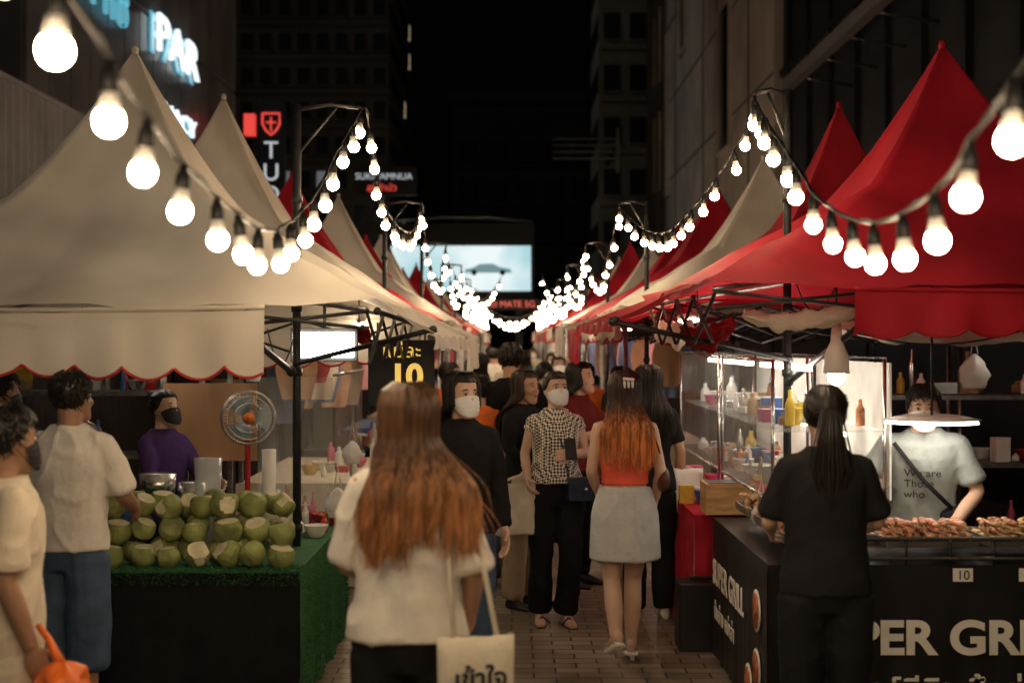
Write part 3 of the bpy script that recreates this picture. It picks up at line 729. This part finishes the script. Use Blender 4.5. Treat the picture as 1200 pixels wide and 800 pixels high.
for i,x in enumerate((2.05,2.35,2.9)):
    t_=empty('price_tag',(x,6.465,.76)); q=MB(); q.box((0,0,0),(.09,.006,.06),LT); q.build('card',t_,.001); text('10',(0,-.006,-.02),.06,FR,SB,t_,.001,align='CENTER')
LEDV=emit('led_disc',(1,.88,.70),9)
root=empty('hanging_lamp'); c=MB(); c.tube([(2.06,6.98,1.435),(2.06,6.98,1.42)],[.215,.225],LEDV,32); c.tube([(2.06,6.98,1.46),(2.06,6.98,1.438)],[.13,.235],PLAST,32); c.cyl((2.06,6.98,1.46),(2.06,6.98,2.1),.006,METB); c.build('lamp',root)
root=empty('pendant_bulb'); c=MB(); c.cyl((1.62,7.1,1.95),(1.62,7.1,2.2),.006,METB); c.tube([(1.62,7.1,1.95),(1.62,7.1,1.82),(1.62,7.1,1.75),(1.62,7.1,1.66)],[.02,.03,.06,.065],PLAST,18); c.ell((1.62,7.1,1.65),(.045,.045,.05),LED); c.build('lamp',root)
root=empty('display_case'); c=MB(); GL=mat('acrylic',(.62,.68,.70),.1,.2,4,.25,5,alpha=.3,spec=.9); BKP=mat('display_back',(.72,.71,.68),.5,.15,5)
for y0,y1 in((7.25,9.0),(9.15,11.2)):
    c.box((1.33,(y0+y1)/2,1.36),(.006,y1-y0,.70),GL)
    for z in(1.0,1.72): c.cyl((1.33,y0,z),(1.33,y1,z),.01,STEEL,6)
    for y in(y0,y1): c.cyl((1.33,y,.8),(1.33,y,1.73),.01,STEEL,6); c.cyl((1.9,y,.78),(1.9,y,1.73),.01,STEEL,6)
    c.box((1.62,(y0+y1)/2,1.735),(.58,y1-y0,.006),GL); c.box((1.62,(y0+y1)/2,1.36),(.55,y1-y0-.02,.005),GL)
    c.box((1.93,(y0+y1)/2,1.36),(.01,y1-y0,.70),BKP)
c.build('panels',root); c=MB()
for y in(7.6,8.1,8.6,9.4,9.9,10.4,10.9): c.box((1.55,y,1.68),(.05,.28,.03),LED); c.box((1.75,y,1.33),(.03,.2,.02),LED)
c.build('led_strips',root)
clutter('display_goods',1.42,1.86,7.35,11,1.37,50,8,PC+[CHK,MEAT,PLAST,PLAST],.2)
clutter('display_goods',1.42,1.86,7.35,11,1.0,50,18,PC+[CHK,MEAT,PLAST,PLAST],.2)
root=empty('red_cloth_table'); c=MB(); c.box((1.52,9.65,.765),(.85,2.3,.03),REDC); skirt(c,[(1.09,10.8,0),(1.09,8.5,0),(1.95,8.5,0)],.785,.03,REDC,.03); c.build('table',root)
clutter('drink_supplies',1.12,1.5,8.55,10.8,.78,34,12,PC,.24)
c=MB(); c.box((1.28,8.42,.9),(.3,.26,.18),mat('wood_crate',(.5,.3,.13),.7,.3,8,stretch=(1,1,6))); c.box((1.28,8.42,.992),(.26,.22,.004),SB); c.build('wooden_crate',bevel=.006)
c=MB(); c.box((1.15,8.45,.2),(.34,.24,.4),SB); c.box((1.15,8.45,.42),(.2,.03,.02),METB); 
for x in(1.02,1.28): c.cyl((x,8.37,.02),(x,8.53,.02),.02,METB)
c.build('plastic_bin',bevel=.02)
# dangling bags and cables under the near tents
def pbag(x,y,z,s,m,seed):
    c=MB(); rr=[]
    for i in range(9):
        t=i/8; r=s*(.12+.95*math.sin(min(1,t*1.1)*pi*.75)); ring=[]
        for j in range(18):
            q=2*pi*j/18; k=1+.25*noise.noise(V((math.cos(q)*2,math.sin(q)*2+seed,t*4))); ring.append(V((x+r*k*math.cos(q),y+r*k*.6*math.sin(q),z-t*s*2.4)))
        rr.append(ring)
    c.loft(rr,m); c.tube([(x-.02,y,z),(x,y,z+.12),(x+.02,y,z)],.004,m,5); c.build('hanging_plastic_bag')
BGP=mat('bag_clear',(.75,.75,.72),.25,.1,10,alpha=.7)
for i,(x,y,z,s) in enumerate(((-.98,8.0,1.0,.07),(-1.0,8.9,1.2,.06),(2.6,8.0,1.75,.08),(1.28,7.3,1.0,.05),(3.0,7.6,1.7,.07),(-2.9,7.4,1.6,.07),(-1.55,8.5,1.7,.05))): pbag(x,y,z,s,BGP,i)
for i,(a,b) in enumerate((((1.0,8.6,2.05),(3.6,7.3,2.02)),((1.5,7.75,2.0),(2.9,6.8,2.05)),((-1.18,7.8,2.1),(-3.4,8.6,1.98)),((-1.18,7.8,1.9),(-1.6,9.3,1.9)),((1.51,7.8,2.3),(1.62,7.1,2.1)))):
    c=MB(); a,b=V(a),V(b); c.tube([a.lerp(b,t/16)-V((0,0,.22*math.sin(pi*t/16))) for t in range(17)],.005,WIRE,5); c.build('power_cable')
CHEAP=[cloth('goods_a',(.55,.12,.14)),cloth('goods_b',(.65,.6,.5)),cloth('goods_c',(.15,.2,.35)),cloth('goods_d',(.6,.38,.25)),cloth('goods_e',(.65,.35,.4))]
yy=10.4
for i in range(13):
    for sg in(-1,1):
        if sg==1 and i<1: continue
        root=empty('market_stall'); c=MB(); xa=1.12*sg; y0=yy+(.9 if sg>0 else 0); m=R.choice([REDC,BLKC,CHEAP[1],CHEAP[2]])
        if i==0: m=CHEAP[1]
        c.box((xa+sg*.45,y0+1.2,.765),(.88,2.4,.03),m)
        if sg>0: skirt(c,[(xa,y0+2.4,0),(xa,y0,0),(xa+.9,y0,0)],.785,.03,m,.03)
        else: skirt(c,[(xa-.9,y0,0),(xa,y0,0),(xa,y0+2.4,0)],.785,.03,m,.03)
        c.box((xa+sg*2.1,y0+1.2,1.1),(.03,2.5,2.0),BLKC)
        c.box((xa+sg*.15,y0+1.2,1.96),(.04,1.1,.03),WARM)
        c.build('table',root)
        h=MB()
        for k in range(11):
            y=y0+.1+k*.22; m=R.choice(CHEAP); x=xa+sg*R.uniform(.4,.65); L_=R.uniform(.35,.65); z=1.85
            def gf(u,v): 
                w=(.17+.04*math.sin(v*4)); return V((x+(u-.5)*w*1.5,y+.03*math.sin(u*9+k)*v,z-L_*v-.05*abs(u-.5)*2*(1-v)))
            h.grid(gf,8,6,m)
        h.cyl((xa+sg*.52,y0,1.87),(xa+sg*.52,y0+2.4,1.87),.01,METG,6)
        h.build('hanging_garments',root)
        clutter('stall_goods',min(xa,xa+sg*.6)+.08,max(xa,xa+sg*.6)-.05,y0+.1,y0+2.3,.78,18,100+i*2+sg,PC,.24)
    yy+=3.15
c=MB(); DK=mat('stall_dark',(.05,.045,.04),.8,.5,3)
c.box((-4.6,9,1.0),(.05,6,2.0),DK); c.box((4.4,9.2,1.0),(.05,5.5,2.0),DK); c.build('hoarding_screen')
for (sx0,sx1,sy,sd) in((-3.9,-2.0,10.3,60),(2.0,4.1,9.6,70)):
    root=empty('storage_shelf'); c=MB(); 
    for z in(.5,1.0,1.45): c.box(((sx0+sx1)/2,sy,z),(sx1-sx0,.4,.03),METG)
    for x in(sx0,sx1):
        for y in(sy-.2,sy+.2): c.box((x,y,.85),(.03,.03,1.7),METG)
    c.build('shelf',root)
    for j,z in enumerate((.52,1.02,1.47)): clutter('shelf_goods',sx0+.1,sx1-.1,sy-.15,sy+.15,z,20,sd+j,PC,.3)
# ---------------------------------------------------------------- buildings
FD=mat('facade_dark',(.08,.08,.085),.5,.35,.6); FP=mat('facade_panel',(.20,.21,.225),.28,.35,.8)
HO=mat('hoarding_grey',(.50,.52,.56),.5,.2,1.2); CON=mat('concrete',(.52,.48,.42),.85,.3,.5); GLS=mat('window_glass',(.02,.025,.03),.15,.3,2,spec=.6)
LITW=emit('window_lit',(1,.75,.45),.3,False); LITB=emit('window_dim',(.7,.85,1),.1,False)
root=empty('office_building'); c=MB(); c.box((-14,33,16),(11.4,18,32),FD)
for i in range(15):
    for z in range(6): c.box((-8.27,24.7+i*1.22,7.2+z*4),(.08,1.16,3.9),FP)
for i in range(10): c.box((-8.0,28+i*1.6,4.2),(.5,.1,2.0),FD)
c.build('walls',root,.01)
root=empty('metal_hoarding'); c=MB(); 
vs=[];n=150
for i in range(n): 
    x=-7.6+(.07 if (i//2)%2 else 0); y=15+12.3*(i/(n-1)); vs+=[(x,y,0),(x,y,5.7)]
c.add(vs,[(2*i,2*i+2,2*i+3,2*i+1) for i in range(n-1)],HO); c.box((-7.58,21.1,5.74),(.2,12.4,.08),HO); c.build('ribbed_sheet',root)
NEON=emit('neon_white',(.85,.97,1),1.2); NC=emit('neon_cyan',(.12,.6,.8),.55)
NEONS=emit('letter_lit',(.85,.95,1),.5,False); RN=emit('neon_red',(1,.05,.04),.8,False)
root=empty('shop_sign')
text('PAR',(-8.05,32.2,8.45),1.28,ONL,NEON,root,.05,bold=-.012,sx=1.9); text('PAR',(-8.2,32.1,8.42),1.3,ONL,NC,root,.02,bold=.02,sx=1.9)
text('Phở',(-8.1,27.3,8.35),1.0,ONL,NC,root,.04,sx=1.7)
text('MACY',(-8.05,32.8,6.95),.62,ONL,NEON,root,.04,bold=.0,sx=2.0); text('MACY',(-8.15,32.7,6.93),.64,ONL,NC,root,.02,bold=.02,sx=2.0)
root=empty('vertical_shop_sign',(-6.75,40,0)); c=MB(); c.box((0,0,6.4),(.75,.3,4.6),mat('sign_black',(.012,.012,.015))); 
sh=[(-.24,.3),(.24,.3),(.24,0),(.14,-.18),(0,-.3),(-.14,-.18),(-.24,0)]
c.tube([V((a,-.17,7.9+b)) for a,b in sh+[sh[0]]],.035,RN,6); c.box((0,-.17,7.9),(.05,.03,.4),RN); c.box((0,-.17,7.95),(.3,.02,.05),RN); c.box((-.62,0,7.9),(.3,.3,.6),RN); c.build('sign_box',root,.01)
for i,ch in enumerate('TUDOR'): text(ch,(0,-.16,6.95-i*.62),.68,FR,NEONS,root,.02,align='CENTER')
def block(name,x0,x1,y0,y1,h,wm,seed,fx=2.2,fz=3.2,side=None,lit=.04,zb=3.5):
    root=empty(name); c=MB(); c.box(((x0+x1)/2,(y0+y1)/2,h/2),(x1-x0,y1-y0,h),wm); c.box(((x0+x1)/2,(y0+y1)/2,h+.4),(x1-x0+.4,y1-y0+.4,.8),wm); c.build('walls',root)
    w=MB(); rr=random.Random(seed); nx=max(1,int((x1-x0)/fx)); nz=int((h-zb)/fz)
    for j in range(nz):
        z=zb+j*fz+fz/2
        w.box(((x0+x1)/2,y0-.06,z-fz*.42),(x1-x0,.1,.18),wm)
        for i in range(nx):
            x=x0+(i+.5)*(x1-x0)/nx; m=(LITW if rr.random()<.5 else LITB) if rr.random()<lit else GLS
            w.box((x,y0-.02,z),(fx*.62,.06,fz*.5),m); w.box((x,y0-.06,z-fz*.27),(fx*.7,.1,.08),wm)
        if side:
            ny=int((y1-y0)/fx)
            for i in range(ny):
                y=y0+(i+.5)*(y1-y0)/ny; m=LITW if rr.random()<lit*.5 else GLS
                w.box(((x1+.02) if side>0 else (x0-.02),y,z),(.06,fx*.62,fz*.5),m)
    w.build('windows',root); return root
block('office_tower',-14,-5.2,60,72,44,mat('tower_wall',(.07,.068,.065),.8,.3,.4),5,.75,1.45,1,.025,5)
block('distant_apartment_block',-28,-9,85,95,38,FD,6,2,3,None,.05)
block('distant_office_block',-5,12,120,130,22,mat('far_wall',(.03,.03,.034),.8,.3,.3),8,2.2,3.2,None,.0)
block('glass_tower',5.0,14,82,95,48,mat('tower_stone',(.28,.26,.22),.7,.3,.3),7,1.5,3,-1,.0)
root=empty('concrete_building'); c=MB(); c.box((12.5,56,22.5),(11,36,34),CON)
c.box((13.0,56,2.8),(10,35,5.3),FD)
for y in(38.4,44,50,56,62,68,73): c.box((7.3,y,2.8),(.7,.7,5.38),CON)
c.build('walls',root,.02)
w=MB()
for (y,dy,z,dz) in((58,2.2,17.5,7.5),(46.5,2.6,10.5,4.6),(46.5,2.6,17.5,5),(68,2.4,10.8,3.4),(68,2.4,15.8,3.2),(63.5,.8,12,7)):
    w.box((6.99,y,z),(.06,dy,dz),GLS)
    for s_ in(-1,1): w.box((6.93,y+s_*dy/2,z),(.14,.12,dz+.2),CON)
    w.box((6.93,y,z-dz/2-.16),(.16,dy+.2,.1),CON)
for z in(9,12.4,15.8,19.2,22.6): w.box((6.985,56,z),(.04,35.8,.05),FD)
for y in(42,48.5,52,60.8,66,71): w.box((6.982,y,22),(.044,.05,32.8),FD)
w.build('windows',root)
root=empty('dark_shop_building'); c=MB(); c.box((12.6,27,14),(10.8,21.5,28),mat('dark_cladding',(.022,.022,.025),.5,.4,.7))
for z in(5.5,8.9,12.3,15.7): c.box((7.15,27,z),(.1,21.5,.2),METB)
for i in range(9): c.box((7.14,17.5+i*2.4,10),(.1,.12,14),METB)
c.build('walls',root); 
root=empty('steel_canopy'); c=MB(); 
c.box((6.0,25,7.4),(.2,12,.25),mat('beam_grey',(.12,.12,.12),.6)); 
for i in range(6): c.tube([(7.2,20+i*2,8.3),(6.0,20+i*2,7.4),(7.2,20+i*2,7.2)],.04,METG,6)
c.build('beams',root)
root=empty('louvre_screen'); c=MB()
for i in range(4): c.box((3.6,70,10.8+i*.32),(3.2,.3,.08),METG)
c.box((5.2,70,11.2),(.15,.15,2.2),METG); c.box((5.2,74,11.5),(.2,7.8,.2),METG); c.build('louvres',root)
def screenmat():
    m,t,b=nt('led_screen_picture'); N=t.nodes;L=t.links; tc=N.new('ShaderNodeTexCoord'); g=N.new('ShaderNodeTexNoise'); g.inputs['Scale'].default_value=.4
    L.new(tc.outputs['Object'],g.inputs['Vector']); cr=N.new('ShaderNodeValToRGB'); cr.color_ramp.elements[0].position=.35; cr.color_ramp.elements[1].position=.62
    cr.color_ramp.elements[0].color=(.42,.68,.74,1); cr.color_ramp.elements[1].color=(.85,.95,.95,1); L.new(g.outputs['Fac'],cr.inputs[0])
    L.new(cr.outputs[0],b.inputs['Emission Color']); b.inputs['Emission Strength'].default_value=1.0; b.inputs['Base Color'].default_value=(0,0,0,1); return m
root=empty('video_billboard'); c=MB(); c.box((-2.15,60.3,5.2),(6.2,.5,3.2),mat('frame_black',(.012,.012,.013),.5)); c.box((-2.15,60,4.9),(5.9,.1,1.9),screenmat())
for x in(-4.6,.3): c.box((x,60.4,1.9),(.3,.3,3.8),METB)
c.tube([(-5.2,60,6.85),(-3,60,7.05),(-1,60,7.05),(.9,60,6.85)],.06,METG,6); c.build('screen',root)
c=MB(); CB=emit('car_picture',(.16,.32,.36),.8,False); 
prof=[(-1.2,-.05),(-1.25,.12),(-.8,.22),(-.45,.42),(.25,.44),(.65,.24),(1.15,.16),(1.25,-.05)]
c.add([(-1.0+a*.8,59.93,4.75+b*.8) for a,b in prof],[tuple(range(8))],CB)
for x in(-1.6,-.4): c.tube([(x,59.93,4.72),(x,59.91,4.72)],[.12,.12],mat('frame_black',(.01,.01,.01)),16)
c.build('car_graphic',root)
root=empty('led_text_sign'); c=MB(); c.box((-.3,55,3.25),(3.4,.15,.4),mat('frame_black',(.01,.01,.01))); c.build('panel',root); text('HUAWEI MATE 5G',(-1.9,54.9,3.15),.34,FR,RN,root,.01)
root=empty('restaurant_sign',(-5.2,50,0)); c=MB(); c.box((.75,0,7.45),(2.2,.2,1.0),mat('sign_black',(.012,.012,.015))); c.build('panel',root); text('SUKITAMNUA',(-.3,-.12,7.5),.32,FR,NEONS,root,.01); text('สุกี้ตำนัว',(.1,-.12,7.1),.32,FR,RN,root,.01)
# ---------------------------------------------------------------- people instances
WT=cloth('tee_white',(.72,.68,.62)); BT=cloth('tee_black',(.016,.016,.018),.2); DEN=cloth('denim',(.07,.11,.18),.3); BLP=cloth('trousers_black',(.014,.014,.015),.2)
CORAL=cloth('top_coral',(.85,.13,.08)); SKT=cloth('skirt_grey',(.56,.59,.60)); LIN=cloth('linen_beige',(.66,.58,.46)); PUR=cloth('jacket_purple',(.06,.03,.12)); GRY=cloth('tee_grey',(.34,.38,.38)); BEI=cloth('trousers_beige',(.42,.33,.22)); ORG=cloth('tee_orange',(.7,.16,.03)); CAN=cloth('canvas_tote',(.68,.62,.50)); BURG=cloth('top_burgundy',(.16,.02,.02)); TEAL=cloth('tee_teal',(.15,.3,.32)); PNK=cloth('tee_pink',(.6,.3,.3))
def dotted():
    m,t,b=nt('top_dotted'); N=t.nodes;L=t.links; tc=N.new('ShaderNodeTexCoord'); ch=N.new('ShaderNodeTexChecker'); ch.inputs['Scale'].default_value=66
    mp=N.new('ShaderNodeMapping'); mp.inputs['Rotation'].default_value=(.0,.78,.0); L.new(tc.outputs['Object'],mp.inputs[0]); L.new(mp.outputs[0],ch.inputs[0])
    ch.inputs[1].default_value=(.75,.70,.6,1); ch.inputs[2].default_value=(.04,.035,.03,1); L.new(ch.outputs[0],b.inputs['Base Color']); b.inputs['Roughness'].default_value=.9; return m
DOT=dotted(); INK=mat('ink_black',(.02,.02,.02),.7); NAVY=mat('leather_navy',(.02,.035,.07),.3,.3,30,.4,50)
def ex_front(root,U,Hd,arms,legs):
    tote(root,-.22,.13,.90,.24,.36,.09,CAN,(-.15,.04,1.375),[('เข้าใจ',.08,0,-.14),('you?!',.1,0,-.24),('ok ๆ',.09,0,-.33)],INK,0.3,back=True)
person('woman_white_tee',-.33,4.5,1.685,178,skin=SKIN,top=dict(m=WT,hem=.87,boxy=.165,inf=.016,sleeve=.97,srad=.062,fold=.014,flare=.012),bot=dict(m=BLP),
  armR=((.205,.02,1.09),(.19,-.13,.93)),armL=((.20,-.02,1.1),(.12,-.2,1.02)),hair=dict(m=BRNH,kind='long',L=.36,spread=.95,n=2400,wave=.016,sr=.0026),hy=18,seed=2,extra=ex_front)
def ex_walk(root,U,Hd,arms,legs):
    BR=mat('leather_brown',(.12,.04,.02),.4)
    q=MB(); q.limb([V((-.13,.07,1.38)),V((-.19,.06,1.2)),V((-.2,.03,1.12))],[.006]*3,BR,6); q.ell((-.215,.0,1.05),(.04,.1,.075),BR); q.build('shoulder_bag',root)
    h=MB()
    for a in range(3): h.limb([Hd((-.03+.022*a,.1,.07)),Hd((-.03+.022*a,.128,.055)),Hd((-.03+.022*a,.13,.03))],[.006,.008,.005],PLAST,6)
    h.limb([Hd((-.035,.12,.075)),Hd((.02,.125,.08))],[.009,.009],PLAST,6); h.build('hair_claw_clip',root)
person('woman_walking_skirt',.635,8.0,1.65,182,skin=SKIN2,top=dict(m=CORAL,hem=1.02,inf=.008,sleeve=0,fold=.004,neck=1.40,name='crop_top'),bot=dict(kind='skirt',m=SKT,waist=1.01,hem=.60,flare=.022,fold=.008),
  shoe=dict(kind='sandal',m=PLAST,heel=.05),legR=((.06,-.12,.475),(.05,-.12,.10)),legL=((.075,.0,.49),(.06,.13,.16)),footlift=(.04,.09),armR=((.195,.05,1.1),(.19,-.1,.93)),armL=((.19,.02,1.1),(.15,-.14,.98)),
  hair=dict(m=OMBR,kind='long',L=.36,spread=.45,n=1500,wave=.01,sr=.0028),seed=3,extra=ex_walk)
def ex_dot(root,U,Hd,arms,legs):
    q=MB(); q.box((.17,-.15,.90),(.22,.07,.15),NAVY); q.box((.17,-.19,.93),(.22,.01,.08),NAVY); q.ell((.17,-.197,.9),(.012,.005,.012),STEEL)
    q.tube([(.07,-.13,.97),(.02,-.14,1.2),(-.08,-.03,1.41)],.006,NAVY,5); q.build('handbag',root,.012)
    tote(root,-.3,-.06,.93,.32,.32,.1,CAN,(-.2,-.08,1.0))
    p=MB(); p.box((.05,-.29,1.17),(.075,.012,.15),INK,Matrix.Rotation(-.5,3,'X')); p.build('phone',root,.004)
person('woman_dotted_top',.28,9.2,1.62,8,skin=SKIN2,top=dict(m=DOT,hem=.93,inf=.016,sleeve=.25,srad=.052,fold=.006,flare=.02,name='dotted_cardigan'),bot=dict(m=BLP,r=(.1,.08,.08),fold=.01),
  shoe=dict(kind='sandal',m=mat('leather_brown',(.12,.04,.02))),armR=((.2,.02,1.12),(.2,-.1,.97)),armL=((.2,.0,1.12),(.06,-.22,1.13)),legL=((.09,-.06,.46),(.06,-.05,.08)),
  hair=dict(m=DKBR,kind='bun'),mask=WM,hy=12,tilt=-6,seed=4,curl=.9,extra=ex_dot)
person('woman_dark_top_long_hair',.08,9.75,1.62,50,skin=SKIN,top=dict(m=BT,hem=.88,inf=.02,sleeve=1.6,srad=.056),bot=dict(m=BEI,r=(.1,.08,.08)),hair=dict(m=DKBR,kind='long',L=.36,spread=.4,n=500),armR=((.2,-.04,1.12),(.16,-.2,.98)),seed=5,
  extra=lambda r,U,Hd,a,l: tote(r,-.2,-.2,.95,.34,.34,.08,CAN,(-.16,-.2,1.0)))
person('woman_black_jacket',-.26,7.3,1.66,12,skin=SKIN2,top=dict(m=BT,hem=.84,inf=.02,sleeve=1.9,srad=.058,name='jacket'),bot=dict(m=DEN),hair=dict(m=BLKH,kind='long',L=.2,spread=.2,n=600),mask=WM,hy=22,seed=6)
person('woman_black_dress',.90,9.35,1.66,188,skin=SKIN,top=dict(m=BT,hem=.84,inf=.018,sleeve=.7),bot=dict(m=BLP,r=(.1,.08,.075)),shoe=dict(kind='sneaker',m=PLAST),hair=dict(m=BLKH,kind='long',L=.3,spread=.3,n=500),seed=7,
  extra=lambda r,U,Hd,a,l: tote(r,-.26,.02,.98,.2,.28,.08,PLAST,(-.2,0,1.0)))
person('man_black_tee',-.01,11.0,1.80,176,True,SKIN,top=dict(m=BT,hem=.84,inf=.02,sleeve=.65,srad=.062),bot=dict(m=BEI,r=(.1,.078,.065)),hair=dict(m=BLKH,kind='short'),seed=8,armR=((.24,.0,1.1),(.2,-.2,.98)))
person('woman_reaching',.50,10.6,1.66,60,False,SKIN2,top=dict(m=BURG,hem=.86,inf=.018,sleeve=.6),bot=dict(m=BLP),hair=dict(m=BLKH,kind='long',L=.22,spread=.3,n=450),armL=((.2,-.14,1.14),(.16,-.38,1.2)),armR=((.2,-.1,1.12),(.1,-.3,1.15)),seed=9,tilt=-8)
person('man_white_tee_walking',-.30,12.3,1.7,184,True,SKIN,top=dict(m=WT,hem=.84,inf=.02,sleeve=.7),bot=dict(m=BLP),hair=dict(m=BLKH,kind='short'),seed=10)
person('person_orange_tee',-.24,10.6,1.56,190,False,SKIN,top=dict(m=ORG,hem=.84,inf=.02,sleeve=.7),bot=dict(m=DEN),hair=dict(m=BLKH,kind='short'),seed=11)
person('man_white_tee_jeans',-2.02,6.5,1.68,164,True,SKIN3,top=dict(m=WT,hem=.86,inf=.02,boxy=.176,sleeve=.85,srad=.060,fold=.013),bot=dict(m=DEN,len=.8,r=(.105,.095,.09)),shoe=dict(kind='sandal',m=INK),hair=dict(m=BLKH,kind='short'),
  armR=((.225,-.08,1.1),(.17,-.26,1.02)),armL=((.24,-.02,1.1),(.22,-.2,.95)),seed=12,hy=-10,tilt=-5)
person('man_linen_shirt',-1.70,4.75,1.60,120,True,SKIN3,top=dict(m=LIN,hem=.80,inf=.026,boxy=.18,sleeve=.8,srad=.062,fold=.013),bot=dict(m=LIN,r=(.105,.085,.075)),hair=dict(m=BLKH,kind='short'),mask=BM,seed=13,hy=10)
person('man_dark_shirt',-2.75,7.6,1.66,120,True,SKIN3,top=dict(m=BT,hem=.86,inf=.02,sleeve=.7),bot=dict(m=BLP),hair=dict(m=BLKH,kind='short'),mask=BM,seed=14)
def ex_vend(root,U,Hd,arms,legs): text('ORIGINAL',V((.16,-.06,1.3)),.05,(pi/2,pi/2,pi*.2),LT,root,.001)
person('vendor_purple_jacket',-2.05,8.35,1.53,58,False,SKIN2,top=dict(m=PUR,hem=.84,inf=.024,sleeve=1.85,srad=.062,name='jacket'),bot=dict(m=BLP),hair=dict(m=BLKH,kind='bun'),mask=BM,armR=((.2,-.1,1.12),(.16,-.34,1.06)),armL=((.2,-.12,1.12),(.12,-.36,1.08)),seed=15,tilt=-8,extra=ex_vend)
person('woman_black_tee_ponytail',1.235,5.6,1.64,177,False,SKIN2,top=dict(m=BT,hem=.84,inf=.018,boxy=.16,sleeve=.85,srad=.062),bot=dict(m=BLP,r=(.105,.085,.075)),hair=dict(m=BLKH,kind='pony',L=.26),armR=((.215,-.05,1.12),(.19,-.28,1.06)),armL=((.215,-.05,1.12),(.18,-.28,1.05)),seed=16,tilt=-6)
def ex_v2(root,U,Hd,arms,legs):
    q=MB(); q.tube([U((-.15,-.1,1.38)),U((0,-.17,1.2)),U((.17,-.12,1.0))],[.014]*3,BT,6,flat=.4); q.ell(U((.17,-.12,.98)),(.09,.05,.06),BT); q.build('sling_bag',root)
    text('We are\nThose\nwho',U((-.1,-.158,1.22)),.06,(pi/2+math.radians(20),0,0),INK,root,.001)
    a=arms[1]; w=MB(); w.tube([U(a[2].lerp(a[1],.02)),U(a[2].lerp(a[1],.12))],[.031,.033],INK,12); w.build('wrist_watch',root)
person('vendor_grey_tee',2.14,7.42,1.63,-14,True,SKIN2,top=dict(m=GRY,hem=.84,inf=.02,sleeve=.75,srad=.060),bot=dict(m=BLP),hair=dict(m=BLKH,kind='short'),mask=WM,armR=((.28,-.06,1.16),(.3,-.3,1.1)),armL=((.27,-.06,1.1),(.12,-.36,1.02)),lean=18,tilt=-14,seed=17,curl=1.1,extra=ex_v2)
tops=[WT,TEAL,ORG,BURG,GRY,PNK,LIN,BT]
for i,(x,y,h,yw) in enumerate(((.3,13.2,1.62,180),(-.35,14.5,1.7,0),(.75,14.2,1.6,200),(.1,15.6,1.72,180),(.55,17,1.65,10),(-.5,17.4,1.6,170),(.0,19,1.7,180),(.6,21,1.65,0),(-.3,23,1.7,180),(.25,25.5,1.66,180),(-.6,13.2,1.62,90),(.95,12.4,1.6,100),(.1,29,1.68,180),(-.5,32,1.7,180),(.5,34,1.65,0))):
    person('shopper',x,y,h,yw,i%2==0,SKIN,top=dict(m=tops[i%8],hem=.85,inf=.02,sleeve=.7),bot=dict(m=[BLP,DEN,BEI][i%3]),hair=dict(m=BLKH,kind='short' if i%2==0 else 'long',L=.25,spread=.3),lo=True,seed=40+i,mask=WM if abs(yw)<20 else None)
BO=mat('bag_orange',(.8,.16,.02),.35,.2); c=MB(); 
def of(u,v):
    th=u*2*pi; ph=.1+v*(pi-.4); r=.1*(1+.35*noise.noise(V((math.cos(th)*2,math.sin(th)*2,v*4)))+.12*noise.noise(V((math.cos(th)*9,math.sin(th)*9,v*14)))); return V((-1.44+r*math.sin(ph)*math.cos(th),4.55+r*math.sin(ph)*math.sin(th),.68+.12*math.cos(ph)))
c.grid(of,50,30,BO); c.tube([(-1.44,4.55,.78),(-1.5,4.6,.86),(-1.54,4.62,.9)],[.02,.012,.01],BO); c.build('plastic_shopping_bag')
# ---------------------------------------------------------------- world, light, camera
w=bpy.data.worlds.new('World'); scene.world=w; w.use_nodes=True; t=w.node_tree; bg=t.nodes['Background']
sk=t.nodes.new('ShaderNodeTexSky'); sk.sky_type='NISHITA'; sk.sun_disc=False; sk.sun_elevation=math.radians(-4); sk.sun_rotation=math.radians(250)
t.links.new(sk.outputs[0],bg.inputs[0]); bg.inputs[1].default_value=.03
sl=bpy.data.lights.new('wall_fill_sun','SUN'); sl.energy=.14; sl.angle=math.radians(8); sl.color=(1,.95,.85); so=bpy.data.objects.new('wall_fill_sun',sl); scene.collection.objects.link(so)  # added dim fill, aimed to lighten the concrete wall on the right
so.rotation_euler=V((1,.35,-.55)).to_track_quat('-Z','Y').to_euler()
cam=bpy.data.cameras.new('Camera'); cam.lens=50; cam.sensor_width=36; cam.clip_end=1000; cam.dof.use_dof=True; cam.dof.focus_distance=8.3; cam.dof.aperture_fstop=2.0
co=bpy.data.objects.new('Camera',cam); scene.collection.objects.link(co); co.location=(0,0,1.82); co.rotation_euler=(pi/2,0,0); scene.camera=co
scene.view_settings.view_transform='Standard'; scene.view_settings.look='None'; scene.view_settings.exposure=0
